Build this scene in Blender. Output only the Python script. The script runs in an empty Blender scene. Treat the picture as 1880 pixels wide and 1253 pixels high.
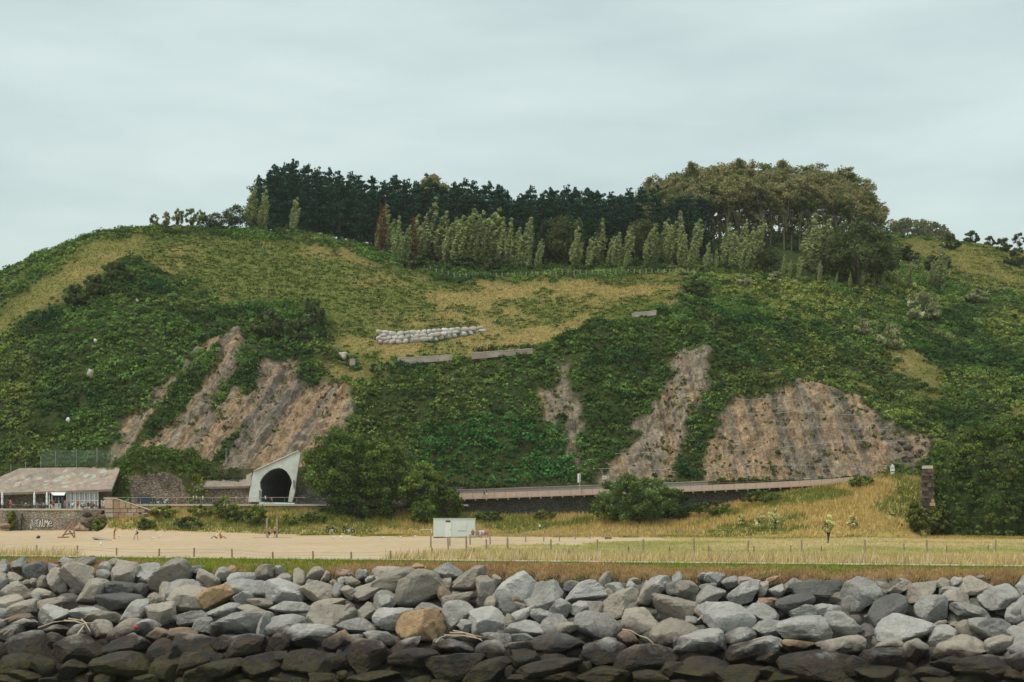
import bpy, bmesh, math
import numpy as np
from mathutils import Vector
R = math.radians
# ---------------------------------------------------------------- camera, sky, sun, exposure
S = bpy.context.scene
COL = S.collection
F, HX, HY, EYE = 3000.0, 940.0, 950.0, 3.1        # focal length in photo pixels, principal column, horizon row, eye height
cam = bpy.data.cameras.new('camera')
camo = bpy.data.objects.new('camera', cam); COL.objects.link(camo)
camo.location = (0, 0, EYE); camo.rotation_euler = (R(90), 0, 0)
cam.sensor_fit = 'HORIZONTAL'; cam.sensor_width = 36; cam.lens = 36*F/1880
cam.shift_y = (HY-626.5)/1880; cam.clip_start = 1; cam.clip_end = 6000
S.camera = camo
S.view_settings.view_transform = 'Standard'; S.view_settings.look = 'None'
S.view_settings.exposure = 0.5; S.view_settings.gamma = 1
S.cycles.use_denoising = True
S.cycles.max_bounces = 6; S.cycles.diffuse_bounces = 3; S.cycles.transmission_bounces = 4
S.cycles.transparent_max_bounces = 6; S.cycles.volume_bounces = 1
SUN_EL, SUN_AZ = R(64), R(232)                       # sun high behind the camera's left shoulder
w = bpy.data.worlds.new('World'); S.world = w; w.use_nodes = True
nt = w.node_tree; nt.nodes.clear()
def N(t, **k):
    n = nt.nodes.new(t)
    for a, b in k.items(): setattr(n, a, b)
    return n
L = lambda a, b: nt.links.new(a, b)
out = N('ShaderNodeOutputWorld'); bg = N('ShaderNodeBackground'); add = N('ShaderNodeAddShader')
sky = N('ShaderNodeTexSky', sky_type='NISHITA', sun_disc=False, sun_elevation=SUN_EL, sun_rotation=SUN_AZ, air_density=1.0, dust_density=3.0, ozone_density=1.0)
bg.inputs[1].default_value = 0.05; L(sky.outputs[0], bg.inputs[0])
tc = N('ShaderNodeTexCoord'); mp = N('ShaderNodeMapping'); mp.inputs['Scale'].default_value = (2.6, 2.6, 11.0)
n1 = N('ShaderNodeTexNoise'); n1.inputs['Scale'].default_value = 1.6; n1.inputs['Detail'].default_value = 6; n1.inputs['Roughness'].default_value = 0.5
L(tc.outputs['Generated'], mp.inputs[0]); L(mp.outputs[0], n1.inputs[0])
cr = N('ShaderNodeValToRGB')
cr.color_ramp.elements[0].position = 0.36; cr.color_ramp.elements[0].color = (0.415, 0.485, 0.405, 1)
cr.color_ramp.elements[1].position = 0.66; cr.color_ramp.elements[1].color = (0.57, 0.64, 0.55, 1)
L(n1.outputs[0], cr.inputs[0])
bg2 = N('ShaderNodeBackground'); bg2.inputs[1].default_value = 0.69; L(cr.outputs[0], bg2.inputs[0])
L(bg.outputs[0], add.inputs[0]); L(bg2.outputs[0], add.inputs[1]); L(add.outputs[0], out.inputs[0])
sd = bpy.data.lights.new('sun', 'SUN'); sd.energy = 1.5; sd.angle = R(12); sd.color = (1.0, 0.91, 0.77)
so = bpy.data.objects.new('sun', sd); COL.objects.link(so)
_d = Vector((math.sin(SUN_AZ)*math.cos(SUN_EL), math.cos(SUN_AZ)*math.cos(SUN_EL), math.sin(SUN_EL)))
so.rotation_euler = _d.to_track_quat('Z', 'Y').to_euler(); so.location = (-40, -40, 120)

# ---------------------------------------------------------------- helpers
rng = np.random.default_rng(7)
def P(px, py, Z): return np.array([(px-HX)*Z/F, Z, EYE+(HY-py)*Z/F])
def _h(i, j, k, s):
    n = (i.astype(np.int64)*374761393 + j.astype(np.int64)*668265263 + k.astype(np.int64)*2147483647 + s*974711) & 0x7fffffff
    n = ((n ^ (n >> 13))*1274126177) & 0x7fffffff
    return ((n ^ (n >> 16)) & 0xffff)/65535.0
def vn(x, y, z=0.0, s=0):
    x, y, z = np.broadcast_arrays(np.asarray(x, float), np.asarray(y, float), np.asarray(z, float))
    i, j, k = np.floor(x), np.floor(y), np.floor(z); fx, fy, fz = x-i, y-j, z-k
    fx, fy, fz = [t*t*(3-2*t) for t in (fx, fy, fz)]
    r = 0
    for a in (0, 1):
        for b in (0, 1):
            for c in (0, 1):
                r = r + _h(i+a, j+b, k+c, s)*(fx if a else 1-fx)*(fy if b else 1-fy)*(fz if c else 1-fz)
    return r
def fbm(x, y, z=0.0, s=0, o=4):
    t = 0; a = 0.5; n = 0
    for q in range(o):
        t = t + a*vn(np.asarray(x)*2**q, np.asarray(y)*2**q, np.asarray(z)*2**q, s+q*17); n += a; a *= .5
    return t/n
def ss(a, b, x): t = np.clip((x-a)/(b-a), 0, 1); return t*t*(3-2*t)
def inpoly(x, y, poly):
    r = np.zeros(np.shape(x), bool); n = len(poly)
    for i in range(n):
        x0, y0 = poly[i]; x1, y1 = poly[i-1]
        c = ((y0 > y) != (y1 > y)) & (x < (x1-x0)*(y-y0)/((y1-y0) if y1 != y0 else 1e-9)+x0)
        r ^= c
    return r
def npmesh(name, v, f, col=None, smooth=False, midx=None):
    v = np.ascontiguousarray(v, dtype=np.float32); f = np.ascontiguousarray(f, dtype=np.int32)
    me = bpy.data.meshes.new(name); k = f.shape[1]; m = f.shape[0]
    me.vertices.add(len(v)); me.vertices.foreach_set('co', v.ravel())
    me.loops.add(m*k); me.loops.foreach_set('vertex_index', f.ravel())
    me.polygons.add(m); me.polygons.foreach_set('loop_start', np.arange(0, m*k, k, dtype=np.int32))
    try: me.polygons.foreach_set('loop_total', np.full(m, k, dtype=np.int32))
    except Exception: pass
    if smooth: me.polygons.foreach_set('use_smooth', np.ones(m, bool))
    if midx is not None: me.polygons.foreach_set('material_index', np.ascontiguousarray(midx, dtype=np.int32))
    me.update(calc_edges=True)
    if col is not None:
        a = me.color_attributes.new('Col', 'FLOAT_COLOR', 'POINT')
        c = np.ones((len(v), 4), np.float32); c[:, :3] = np.clip(col, 0.002, 1); a.data.foreach_set('color', c.ravel())
    return me
def ob(name, me, mat=None, parent=None, loc=None, rot=None, sc=None):
    o = bpy.data.objects.new(name, me); COL.objects.link(o)
    if mat is not None and me is not None:
        ms = mat if isinstance(mat, (list, tuple)) else [mat]
        if len(me.materials) == 0:
            for m in ms: me.materials.append(m)
    if parent is not None: o.parent = parent
    if loc is not None: o.location = [float(t) for t in loc]
    if rot is not None: o.rotation_euler = rot
    if sc is not None: o.scale = sc if hasattr(sc, '__len__') else (sc, sc, sc)
    return o
def tag(o, label=None, cat=None, group=None, kind=None):
    if label: o['label'] = label
    if cat: o['category'] = cat
    if group: o['group'] = group
    if kind: o['kind'] = kind
    return o
def thing(name, label, cat, loc=(0, 0, 0), rz=0.0, group=None, sc=None):
    return tag(ob(name, None, None, None, loc, (0, 0, rz), sc), label, cat, group)
class MB:                                            # collects boxes, tubes, lathes and prisms for one mesh
    def __init__(s): s.v = []; s.f = []; s.m = []
    def add(s, v, f, m=0):
        n = len(s.v); s.v += [tuple(map(float, p)) for p in v]; s.f += [tuple(i+n for i in q) for q in f]; s.m += [m]*len(f); return s
    def box(s, c, d, rz=0.0, ry=0.0, m=0, taper=1.0):
        x, y, z = d[0]/2, d[1]/2, d[2]/2; P8 = []
        for (a, b, e) in ((-1, -1, -1), (1, -1, -1), (1, 1, -1), (-1, 1, -1), (-1, -1, 1), (1, -1, 1), (1, 1, 1), (-1, 1, 1)):
            k = taper if e > 0 else 1; p = [a*x*k, b*y*k, e*z]
            p = [p[0]*math.cos(ry)+p[2]*math.sin(ry), p[1], -p[0]*math.sin(ry)+p[2]*math.cos(ry)]
            P8.append((c[0]+p[0]*math.cos(rz)-p[1]*math.sin(rz), c[1]+p[0]*math.sin(rz)+p[1]*math.cos(rz), c[2]+p[2]))
        return s.add(P8, [(0, 3, 2, 1), (4, 5, 6, 7), (0, 1, 5, 4), (1, 2, 6, 5), (2, 3, 7, 6), (3, 0, 4, 7)], m)
    def tube(s, pts, r, n=6, m=0, cap=True):
        pts = [Vector(p) for p in pts]; rs = r if hasattr(r, '__len__') else [r]*len(pts); V = []
        for i, p in enumerate(pts):
            d = (pts[min(i+1, len(pts)-1)]-pts[max(i-1, 0)]).normalized()
            a = d.cross(Vector((0.31, 0.12, 1)) if abs(d.z) < .9 else Vector((1, .1, 0))).normalized(); b = d.cross(a)
            V += [p+(a*math.cos(q*2*math.pi/n)+b*math.sin(q*2*math.pi/n))*rs[i] for q in range(n)]
        Fs = [(i*n+q, i*n+(q+1) % n, (i+1)*n+(q+1) % n, (i+1)*n+q) for i in range(len(pts)-1) for q in range(n)]
        if cap: Fs += [tuple(range(n)), tuple(range((len(pts)-1)*n+n-1, (len(pts)-1)*n-1, -1))]
        return s.add(V, Fs, m)
    def lathe(s, c, prof, n=12, m=0):
        V = [(c[0]+r*math.cos(q*2*math.pi/n), c[1]+r*math.sin(q*2*math.pi/n), c[2]+z) for r, z in prof for q in range(n)]
        Fs = [(i*n+q, i*n+(q+1) % n, (i+1)*n+(q+1) % n, (i+1)*n+q) for i in range(len(prof)-1) for q in range(n)]
        return s.add(V, Fs+[tuple(range(n))[::-1], tuple(range((len(prof)-1)*n, len(prof)*n))], m)
    def torus(s, c, r, t, axis='y', n=20, k=6, m=0):
        V = []
        for i in range(n):
            a = i*2*math.pi/n
            for j in range(k):
                b = j*2*math.pi/k; q = r+t*math.cos(b); h = t*math.sin(b)
                p = (q*math.cos(a), h, q*math.sin(a)) if axis == 'y' else ((h, q*math.cos(a), q*math.sin(a)) if axis == 'x' else (q*math.cos(a), q*math.sin(a), h))
                V.append((c[0]+p[0], c[1]+p[1], c[2]+p[2]))
        return s.add(V, [(i*k+j, ((i+1) % n)*k+j, ((i+1) % n)*k+(j+1) % k, i*k+(j+1) % k) for i in range(n) for j in range(k)], m)
    def prism(s, poly, off, m=0):                    # poly: 3-D outline, off: extrusion vector
        n = len(poly); V = [tuple(p) for p in poly]+[tuple(np.array(p)+np.array(off)) for p in poly]
        return s.add(V, [tuple(range(n)), tuple(range(2*n-1, n-1, -1))]+[(i, i+n, (i+1) % n+n, (i+1) % n) for i in range(n)], m)
    def mesh(s, name, smooth=False):
        me = bpy.data.meshes.new(name); me.from_pydata(s.v, [], s.f); me.update()
        bm = bmesh.new(); bm.from_mesh(me); bmesh.ops.recalc_face_normals(bm, faces=bm.faces); bm.to_mesh(me); bm.free()
        if any(s.m): me.polygons.foreach_set('material_index', np.array(s.m, np.int32))
        if smooth: me.polygons.foreach_set('use_smooth', np.ones(len(me.polygons), bool))
        return me
    def build(s, name, mat, parent=None, smooth=False, **k): return ob(name, s.mesh(name, smooth), mat, parent, **k)
# ---------------------------------------------------------------- materials
MATS = {}
def mat(name, color=(.5, .5, .5), rough=.8, var=.25, scale=3.0, bump=0.0, bscale=None, attr=False, metal=0.0, trans=0.0, var2=None, spec=.3, obrand=0.0):
    if name in MATS: return MATS[name]
    m = bpy.data.materials.new(name); m.use_nodes = True; t = m.node_tree; t.nodes.clear()
    o = t.nodes.new('ShaderNodeOutputMaterial'); b = t.nodes.new('ShaderNodeBsdfPrincipled')
    b.inputs['Roughness'].default_value = rough; b.inputs['Metallic'].default_value = metal
    b.inputs['Specular IOR Level'].default_value = spec
    g = t.nodes.new('ShaderNodeNewGeometry'); no = t.nodes.new('ShaderNodeTexNoise'); no.inputs['Scale'].default_value = scale
    no.inputs['Detail'].default_value = 5; no.inputs['Roughness'].default_value = .62
    t.links.new(g.outputs['Position'], no.inputs['Vector'])
    mr = t.nodes.new('ShaderNodeMapRange'); mr.inputs['From Min'].default_value = .25; mr.inputs['From Max'].default_value = .75
    mr.inputs['To Min'].default_value = 1-var; mr.inputs['To Max'].default_value = 1+var; t.links.new(no.outputs[0], mr.inputs[0])
    if attr:
        c = t.nodes.new('ShaderNodeAttribute'); c.attribute_name = 'Col'; src = c.outputs['Color']
    else:
        c = t.nodes.new('ShaderNodeRGB'); c.outputs[0].default_value = (*color, 1); src = c.outputs[0]
    if var2 is not None:                             # second colour in broad patches
        n2 = t.nodes.new('ShaderNodeTexNoise'); n2.inputs['Scale'].default_value = scale*.22; n2.inputs['Detail'].default_value = 4
        t.links.new(g.outputs['Position'], n2.inputs['Vector'])
        r2 = t.nodes.new('ShaderNodeMapRange'); r2.inputs['From Min'].default_value = .42; r2.inputs['From Max'].default_value = .62; t.links.new(n2.outputs[0], r2.inputs[0])
        mx = t.nodes.new('ShaderNodeMix'); mx.data_type = 'RGBA'; mx.inputs['B'].default_value = (*var2, 1)
        t.links.new(r2.outputs[0], mx.inputs['Factor']); t.links.new(src, mx.inputs['A']); src = mx.outputs['Result']
    vm = t.nodes.new('ShaderNodeVectorMath'); vm.operation = 'SCALE'; t.links.new(src, vm.inputs[0]); t.links.new(mr.outputs[0], vm.inputs['Scale'])
    src = vm.outputs[0]
    if obrand:
        oi = t.nodes.new('ShaderNodeObjectInfo'); r3 = t.nodes.new('ShaderNodeMapRange'); r3.inputs['To Min'].default_value = 1-obrand; r3.inputs['To Max'].default_value = 1+obrand
        t.links.new(oi.outputs['Random'], r3.inputs[0]); v3 = t.nodes.new('ShaderNodeVectorMath'); v3.operation = 'SCALE'
        t.links.new(src, v3.inputs[0]); t.links.new(r3.outputs[0], v3.inputs['Scale']); src = v3.outputs[0]
    t.links.new(src, b.inputs['Base Color'])
    if bump:
        nb = t.nodes.new('ShaderNodeTexNoise'); nb.inputs['Scale'].default_value = bscale or scale*2; nb.inputs['Detail'].default_value = 6; nb.inputs['Roughness'].default_value = .65
        t.links.new(g.outputs['Position'], nb.inputs['Vector'])
        bp = t.nodes.new('ShaderNodeBump'); bp.inputs['Strength'].default_value = 1; bp.inputs['Distance'].default_value = bump
        t.links.new(nb.outputs[0], bp.inputs['Height']); t.links.new(bp.outputs[0], b.inputs['Normal'])
    if trans:
        tr = t.nodes.new('ShaderNodeBsdfTranslucent'); t.links.new(src, tr.inputs['Color']); ms = t.nodes.new('ShaderNodeMixShader'); ms.inputs[0].default_value = trans
        t.links.new(b.outputs[0], ms.inputs[1]); t.links.new(tr.outputs[0], ms.inputs[2]); t.links.new(ms.outputs[0], o.inputs[0])
    else: t.links.new(b.outputs[0], o.inputs[0])
    MATS[name] = m; return m
leafM = mat('foliage', attr=True, rough=.75, var=.2, scale=1.2, trans=.32, spec=.04)
grassM = mat('grass_blades', attr=True, rough=.8, var=.15, scale=.6, trans=.25, spec=.04)
soilM = mat('hill_soil', attr=True, rough=.95, var=.3, scale=1.1, bump=.25, bscale=1.5, spec=.1)
def hill_mat():
    m = bpy.data.materials.new('hillside_ground'); m.use_nodes = True; t = m.node_tree; b = t.nodes['Principled BSDF']; b.inputs['Roughness'].default_value = .95; b.inputs['Specular IOR Level'].default_value = .1
    nn = t.nodes.new; ln = t.links.new; g = nn('ShaderNodeNewGeometry'); at = lambda n: (lambda q: (setattr(q, 'attribute_name', n), q)[1])(nn('ShaderNodeAttribute'))
    xyz = nn('ShaderNodeSeparateXYZ'); ln(g.outputs['Position'], xyz.inputs[0]); rb = at('Rib'); ba = at('Bare'); co = at('Col')
    zs = nn('ShaderNodeMath'); zs.operation = 'MULTIPLY'; zs.inputs[1].default_value = .16; ln(xyz.outputs[2], zs.inputs[0])
    cv = nn('ShaderNodeCombineXYZ'); ln(rb.outputs['Fac'], cv.inputs[0]); ln(zs.outputs[0], cv.inputs[1])
    def noise(v, sc, d=7, r=.65): q = nn('ShaderNodeTexNoise'); q.inputs['Scale'].default_value = sc; q.inputs['Detail'].default_value = d; q.inputs['Roughness'].default_value = r; ln(v, q.inputs['Vector']); return q.outputs[0]
    def mr(s, a, b_, c, d): q = nn('ShaderNodeMapRange'); q.inputs[1].default_value = a; q.inputs[2].default_value = b_; q.inputs[3].default_value = c; q.inputs[4].default_value = d; ln(s, q.inputs[0]); return q.outputs[0]
    st = noise(cv.outputs[0], 2.1); fn = noise(g.outputs['Position'], 1.3); k1 = mr(st, .32, .68, .58, 1.28); k2 = mr(fn, .30, .70, .50, 1.45)
    mx = nn('ShaderNodeMix'); mx.inputs['A'].default_value = 1.; ln(ba.outputs['Fac'], mx.inputs['Factor']); ln(k1, mx.inputs['B'])
    ml = nn('ShaderNodeMath'); ml.operation = 'MULTIPLY'; ln(mx.outputs[0], ml.inputs[0]); ln(k2, ml.inputs[1]); vs = nn('ShaderNodeVectorMath'); vs.operation = 'SCALE'; ln(co.outputs['Color'], vs.inputs[0]); ln(ml.outputs[0], vs.inputs['Scale']); ln(vs.outputs[0], b.inputs['Base Color'])
    hs = nn('ShaderNodeMath'); hs.operation = 'ADD'; ln(st, hs.inputs[0]); ln(fn, hs.inputs[1]); bp = nn('ShaderNodeBump'); bp.inputs['Distance'].default_value = .9; ln(hs.outputs[0], bp.inputs['Height']); ln(bp.outputs[0], b.inputs['Normal']); return m
groundM = mat('sand_and_turf', attr=True, rough=.95, var=.17, scale=.9, bump=.16, bscale=1.1, spec=.1)
barkM = mat('bark', (.09, .075, .058), .9, .35, 3, spec=.1)
barkpaleM = mat('pale_bark', (.24, .20, .15), .85, .35, 2, spec=.1)
concM = mat('concrete', (.40, .36, .31), .9, .22, .8, bump=.02, var2=(.30, .25, .215))
woodM = mat('weathered_wood', (.22, .165, .11), .9, .3, 6)
whiteM = mat('white_paint', (.74, .77, .75), .6, .06, 2)
metalM = mat('galvanised_metal', (.42, .44, .44), .45, .1, 4, metal=.6)
darkM = mat('dark_metal', (.03, .034, .04), .5, .2, 4)
# ---------------------------------------------------------------- ground: river bank, path, beach, field, bank up to the promenade
def yp(X): return 111.7-0.2695*X                      # centre line of the gravel path
BT = np.array([(-900, 950), (-20, 968), (185, 968), (200, 935), (330, 936), (560, 938), (850, 946), (1080, 948), (1250, 944), (1310, 934), (1400, 914), (1500, 896), (1570, 886), (1640, 872), (1690, 878), (1720, 952), (2700, 955)], float)
B0 = np.array([(-900, 275), (180, 280), (300, 272), (560, 266), (830, 270), (1100, 266), (1250, 262), (1400, 245), (1600, 235), (1690, 252), (1730, 280), (2700, 280)], float)
def ground_z(X, Y):
    X = np.asarray(X, float); Y = np.asarray(Y, float)
    s = Y-yp(X); px = HX+F*X/np.maximum(Y, 1)
    base = np.clip(.07-.0027*X, -.1, .3)
    zt = EYE+(HY-np.interp(px, BT[:, 0], BT[:, 1]))*298/F
    b0 = np.interp(px, B0[:, 0], B0[:, 1])
    k = np.clip((Y-b0)/(298-b0), 0, 1.6)
    rise = np.where(k < 1, .45*k+.55*k*k*(3-2*k), 1)
    roll = (fbm(X*.06, Y*.06, 0, 3, 3)-.5)*.5*ss(6, 40, s)
    z = base+roll+(zt-base)*rise
    verge = base-.55*ss(-1.9, -4.4, s)+(fbm(X*.5, Y*.5, 0, 5, 3)-.5)*.35*ss(-1.9, -3.2, s)
    z = np.where(s < -1.6, verge, z)
    z = np.where(s < -4.2, np.maximum(verge+.6*(s+4.2)-.25*ss(-4.2, -4.8, s), -10.5), z)
    return z
SAND = [(-1500, 960), (-20, 962), (170, 970), (330, 976), (560, 983), (790, 986), (1000, 986), (1230, 988), (1225, 993), (1050, 1001), (900, 1004), (820, 1013), (740, 1025), (690, 1031), (560, 1032), (300, 1027), (60, 1018), (-200, 1014), (-1500, 1000)]
ys = np.concatenate([np.arange(84, 135, .5), np.arange(135, 240, 1.5), np.arange(240, 316.1, .8)])
pxs = np.arange(-900, 2780, 9.)
PX, YY = np.meshgrid(pxs, ys, indexing='ij')
XX = (PX-HX)*YY/F
ZZ = ground_z(XX, YY)
s_ = YY-yp(XX); PYY = HY+(EYE-ZZ)*F/YY
def grid_faces(n, m):
    a = np.arange(n*m).reshape(n, m); return np.stack([a[:-1, :-1].ravel(), a[1:, :-1].ravel(), a[1:, 1:].ravel(), a[:-1, 1:].ravel()], 1)
def is_sand(px, py, X, Y): return inpoly(px+(fbm(X*.12, Y*.12, 0, 9)-.5)*60, py+(fbm(X*.3, Y*.15, 0, 11)-.5)*5, SAND)
sandk = is_sand(PX, PYY, XX, YY) & (s_ > 1.7)
sandc = np.array([.46, .355, .235]); dryc = np.array([.40, .30, .115]); grc = np.array([.22, .21, .06]); soilc = np.array([.17, .115, .06])
nz = fbm(XX*.12, YY*.1, 0, 21)[..., None]
c_ = dryc*(1-nz*.5)+grc*nz*.5
c_ = np.where(sandk[..., None], sandc*(.88+.24*fbm(XX*.15, YY*.05, 0, 31))[..., None], c_)
c_ = np.where((s_ < -1.6)[..., None], soilc*1.6*(.7+.6*nz), c_)
c_ = np.where((s_ < -4.3)[..., None], np.array([.03, .027, .024]), c_)  # near-black slope: shade of the gaps between boulders put into the colour
tag(ob('ground', npmesh('ground', np.stack([XX, YY, ZZ], -1).reshape(-1, 3), grid_faces(*PX.shape), c_.reshape(-1, 3), True), groundM), kind='structure')
# gravel path
pt = np.arange(-75, 70, 1.)
pv = []; 
for k_ in (-1.0, -.33, .33, 1.0):
    for x in pt: pv.append((x+.26*1.7*k_, yp(x)+1.7*k_*.965+(vn(x*.35, k_*3)-.5)*.35, 0))
pv = np.array(pv); pv[:, 2] = np.clip(.07-.0027*pv[:, 0], -.1, .3)+.06
tag(ob('path', npmesh('path', pv, grid_faces(4, len(pt)), None, True), mat('gravel', (.42, .37, .29), .95, .15, 4)), kind='structure')
tag(ob('water', npmesh('water', np.array([(-400, -60, -9.2), (400, -60, -9.2), (400, 112, -9.2), (-400, 112, -9.2)]), np.array([(0, 1, 2, 3)])), mat('river_water', (.02, .03, .028), .08, .1, 1, bump=.03, bscale=1.2, spec=.5)), kind='structure')
# ---------------------------------------------------------------- the hill
HC = [(-700, [(304, 890), (340, 740), (370, 690), (400, 660), (470, 660), (900, 800)]), (-300, [(304, 878), (335, 700), (360, 640), (385, 600), (460, 610), (900, 760)]),
 (0, [(304, 866), (330, 690), (355, 572), (385, 495), (450, 510), (900, 700)]), (100, [(304, 862), (332, 640), (362, 517), (398, 457), (460, 470), (900, 660)]),
 (200, [(304, 858), (335, 600), (368, 497), (415, 424), (480, 442), (900, 640)]), (300, [(304, 857), (338, 590), (365, 522), (425, 420), (490, 440), (900, 640)]),
 (420, [(304, 859), (340, 602), (362, 535), (430, 421), (490, 438), (900, 640)]), (550, [(304, 852), (336, 680), (360, 562), (430, 430), (490, 428), (900, 640)]),
 (650, [(304, 858), (330, 692), (346, 628), (425, 452), (480, 444), (900, 640)]), (760, [(304, 878), (332, 674), (346, 628), (422, 493), (475, 457), (900, 640)]),
 (900, [(304, 888), (333, 660), (346, 618), (420, 509), (475, 462), (900, 640)]), (1000, [(304, 890), (335, 640), (350, 600), (420, 504), (480, 462), (900, 640)]),
 (1100, [(304, 888), (338, 612), (352, 577), (420, 501), (485, 455), (900, 640)]), (1250, [(304, 884), (340, 588), (356, 550), (420, 498), (500, 440), (900, 640)]),
 (1320, [(304, 882), (326, 650), (350, 577), (422, 501), (510, 435), (900, 640)]), (1450, [(304, 880), (322, 708), (352, 612), (430, 502), (520, 430), (900, 640)]),
 (1600, [(304, 874), (318, 768), (352, 642), (432, 521), (530, 428), (900, 640)]), (1700, [(304, 872), (318, 792), (352, 672), (435, 531), (545, 436), (900, 640)]),
 (1800, [(304, 880), (320, 800), (355, 682), (440, 536), (560, 446), (900, 640)]), (1880, [(304, 890), (322, 792), (358, 682), (440, 546), (570, 464), (900, 640)]),
 (2200, [(304, 900), (330, 780), (365, 700), (450, 600), (580, 530), (900, 700)]), (2700, [(304, 910), (335, 800), (370, 740), (450, 670), (590, 640), (900, 750)])]
hpx = np.concatenate([np.arange(-700, -60, 16.), np.arange(-60, 1944, 3.4), np.arange(1950, 2700, 16.)])
hz = np.concatenate([np.arange(304, 362, .55), np.arange(362, 450, 1.0), np.arange(450, 620, 2.5), np.arange(620, 901, 14)])
cp = np.array([c[0] for c in HC], float); cz = np.array([[k[0] for k in c[1]] for c in HC], float); ch = np.array([[EYE+(HY-k[1])*k[0]/F for k in c[1]] for c in HC])
KZ = np.stack([np.interp(hpx, cp, cz[:, k]) for k in range(6)], 1); KH = np.stack([np.interp(hpx, cp, ch[:, k]) for k in range(6)], 1)
ker = np.exp(-.5*(np.arange(-18, 19)*3.4/22)**2); ker /= ker.sum()
for A in (KZ, KH):
    for k in range(6): A[:, k] = np.convolve(np.pad(A[:, k], 18, 'edge'), ker, 'valid')
uz = np.arange(290, 902, .5); kz = np.exp(-.5*(np.arange(-14, 15)*.5/2.6)**2); kz /= kz.sum()
HB = np.empty((len(hpx), len(hz)))
for i in range(len(hpx)):
    u = np.interp(uz, KZ[i], KH[i]); u = np.where(uz < KZ[i][0], KH[i][0]-(KZ[i][0]-uz)*1.2, u)
    HB[i] = np.interp(hz, uz, np.convolve(np.pad(u, 14, 'edge'), kz, 'valid'))
HPX, HZ = np.meshgrid(hpx, hz, indexing='ij'); HXX = (HPX-HX)*HZ/F
HPY = HY+(EYE-HB)*F/HZ
CL = {'left': [(205, 850), (235, 775), (300, 712), (345, 668), (392, 622), (410, 608), (440, 602), (436, 660), (428, 700), (440, 722), (478, 700), (486, 668), (540, 668), (548, 702), (585, 712), (640, 722), (655, 760), (610, 800), (565, 860), (215, 862)],
      'mid': [(995, 730), (1035, 678), (1053, 690), (1062, 780), (1060, 868), (1048, 870), (1040, 770), (1005, 780)],
      'tall': [(1240, 650), (1304, 628), (1306, 700), (1272, 762), (1248, 800), (1240, 884), (1085, 890), (1125, 836), (1178, 786), (1200, 740), (1228, 690)],
      'right': [(1345, 722), (1400, 738), (1438, 704), (1498, 700), (1560, 728), (1640, 776), (1652, 800), (1636, 852), (1630, 888), (1340, 895), (1296, 886), (1316, 800)],
      'outcrop': [(1640, 806), (1676, 796), (1712, 812), (1700, 852), (1650, 850)]}
jx = HPX+(fbm(HXX*.35, HB*.25, HZ*.3, 41, 5)-.5)*78; jy = HPY+(fbm(HXX*.4, HB*.3, HZ*.3, 43, 5)-.5)*70
cliff = np.zeros(HPX.shape)
for k, pl in CL.items(): cliff = np.maximum(cliff, inpoly(jx, jy, pl).astype(float))
shear = np.where(HPX < 800, .42, -.10)               # the gullies on the left lean, those on the right stand upright
def blur(a, n, m):
    for ax, w_ in ((0, n), (1, m)):
        k = np.hanning(w_+2)[1:-1]; k /= k.sum(); a = np.apply_along_axis(lambda t: np.convolve(np.pad(t, w_//2, 'edge'), k, 'valid')[:len(t)], ax, a)
    return a
cliff = np.clip(blur(cliff, 5, 5)*1.15, 0, 1)
rib = HXX+shear*(-1)*HB*1.0
ribn = 1-np.abs(2*fbm(rib*.33, HB*.02, 0, 51, 3)-1)
ribf = 1-np.abs(2*fbm(rib*1.1, HB*.06, 0, 53, 3)-1)
strip = fbm(rib*.28, HB*.035, 0, 57, 3)               # green strips running down the gullies
MEADOW = [(262, 440), (330, 428), (560, 436), (700, 488), (800, 516), (1000, 513), (1272, 506), (1255, 545), (1180, 580), (1080, 604), (985, 642), (730, 670), (640, 672), (604, 640), (606, 580), (560, 552), (430, 562), (330, 520), (280, 498), (215, 470)]
DRYL = [(150, 440), (290, 434), (262, 462), (205, 500), (120, 545), (60, 572), (0, 612), (-160, 700), (-160, 640), (0, 580), (60, 530), (130, 470)]
DRYR = [[(1627, 648), (1660, 636), (1700, 650), (1740, 690), (1735, 716), (1690, 700), (1640, 690)], [(1650, 716), (1700, 722), (1738, 738), (1730, 746), (1680, 738)], [(1840, 752), (1900, 742), (1900, 782), (1850, 776)], [(1395, 655), (1450, 690), (1480, 700), (1440, 700), (1400, 680)], [(1540, 668), (1600, 690), (1640, 716), (1590, 705)], [(1240, 512), (1270, 506), (1250, 548), (1190, 578), (1180, 570)], [(590, 672), (735, 676), (640, 720), (600, 712)]]
FARG = [(1632, 436), (1760, 442), (1960, 460), (1960, 560), (1860, 548), (1790, 532), (1740, 505), (1640, 470)]
mead = inpoly(jx, jy, MEADOW); dryl = inpoly(jx, jy, DRYL); farg = inpoly(jx, jy, FARG); dryr = np.zeros(HPX.shape, bool)
for pl in DRYR: dryr |= inpoly(jx, jy, pl)
patch = fbm(HXX*.07, HZ*.05, 0, 61, 5)                # bracken patches in the pasture
fine = fbm(HXX*.32, HZ*.13, 0, 63, 4); green = ss(.40, .62, .55*patch+.45*fine+.085*ss(760, 480, HPX)-.035*ss(760, 900, HPX))     # greener towards the left of the pasture
gm = blur((mead | dryl | farg).astype(float), 21, 17); gm = np.maximum(gm, .85*blur(dryr.astype(float), 19, 13)); grassy = vn(HXX*1.1, HZ*.9, 0, 64) < gm*1.25-.12
dry = np.where(dryl | dryr, .92-.62*green, np.where(farg, .12+.35*(1-green), np.where(mead, 1-green, 0)))
dry = blur(dry, 9, 7); dry = np.where((~grassy) & (fbm(HXX*.05, HB*.08, HZ*.05, 67) > .66), .5, dry)
cl2 = cliff*(1-ss(.53, .58, strip-np.where(HPX > 1325, .17, .085)))
bare = cl2
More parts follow.
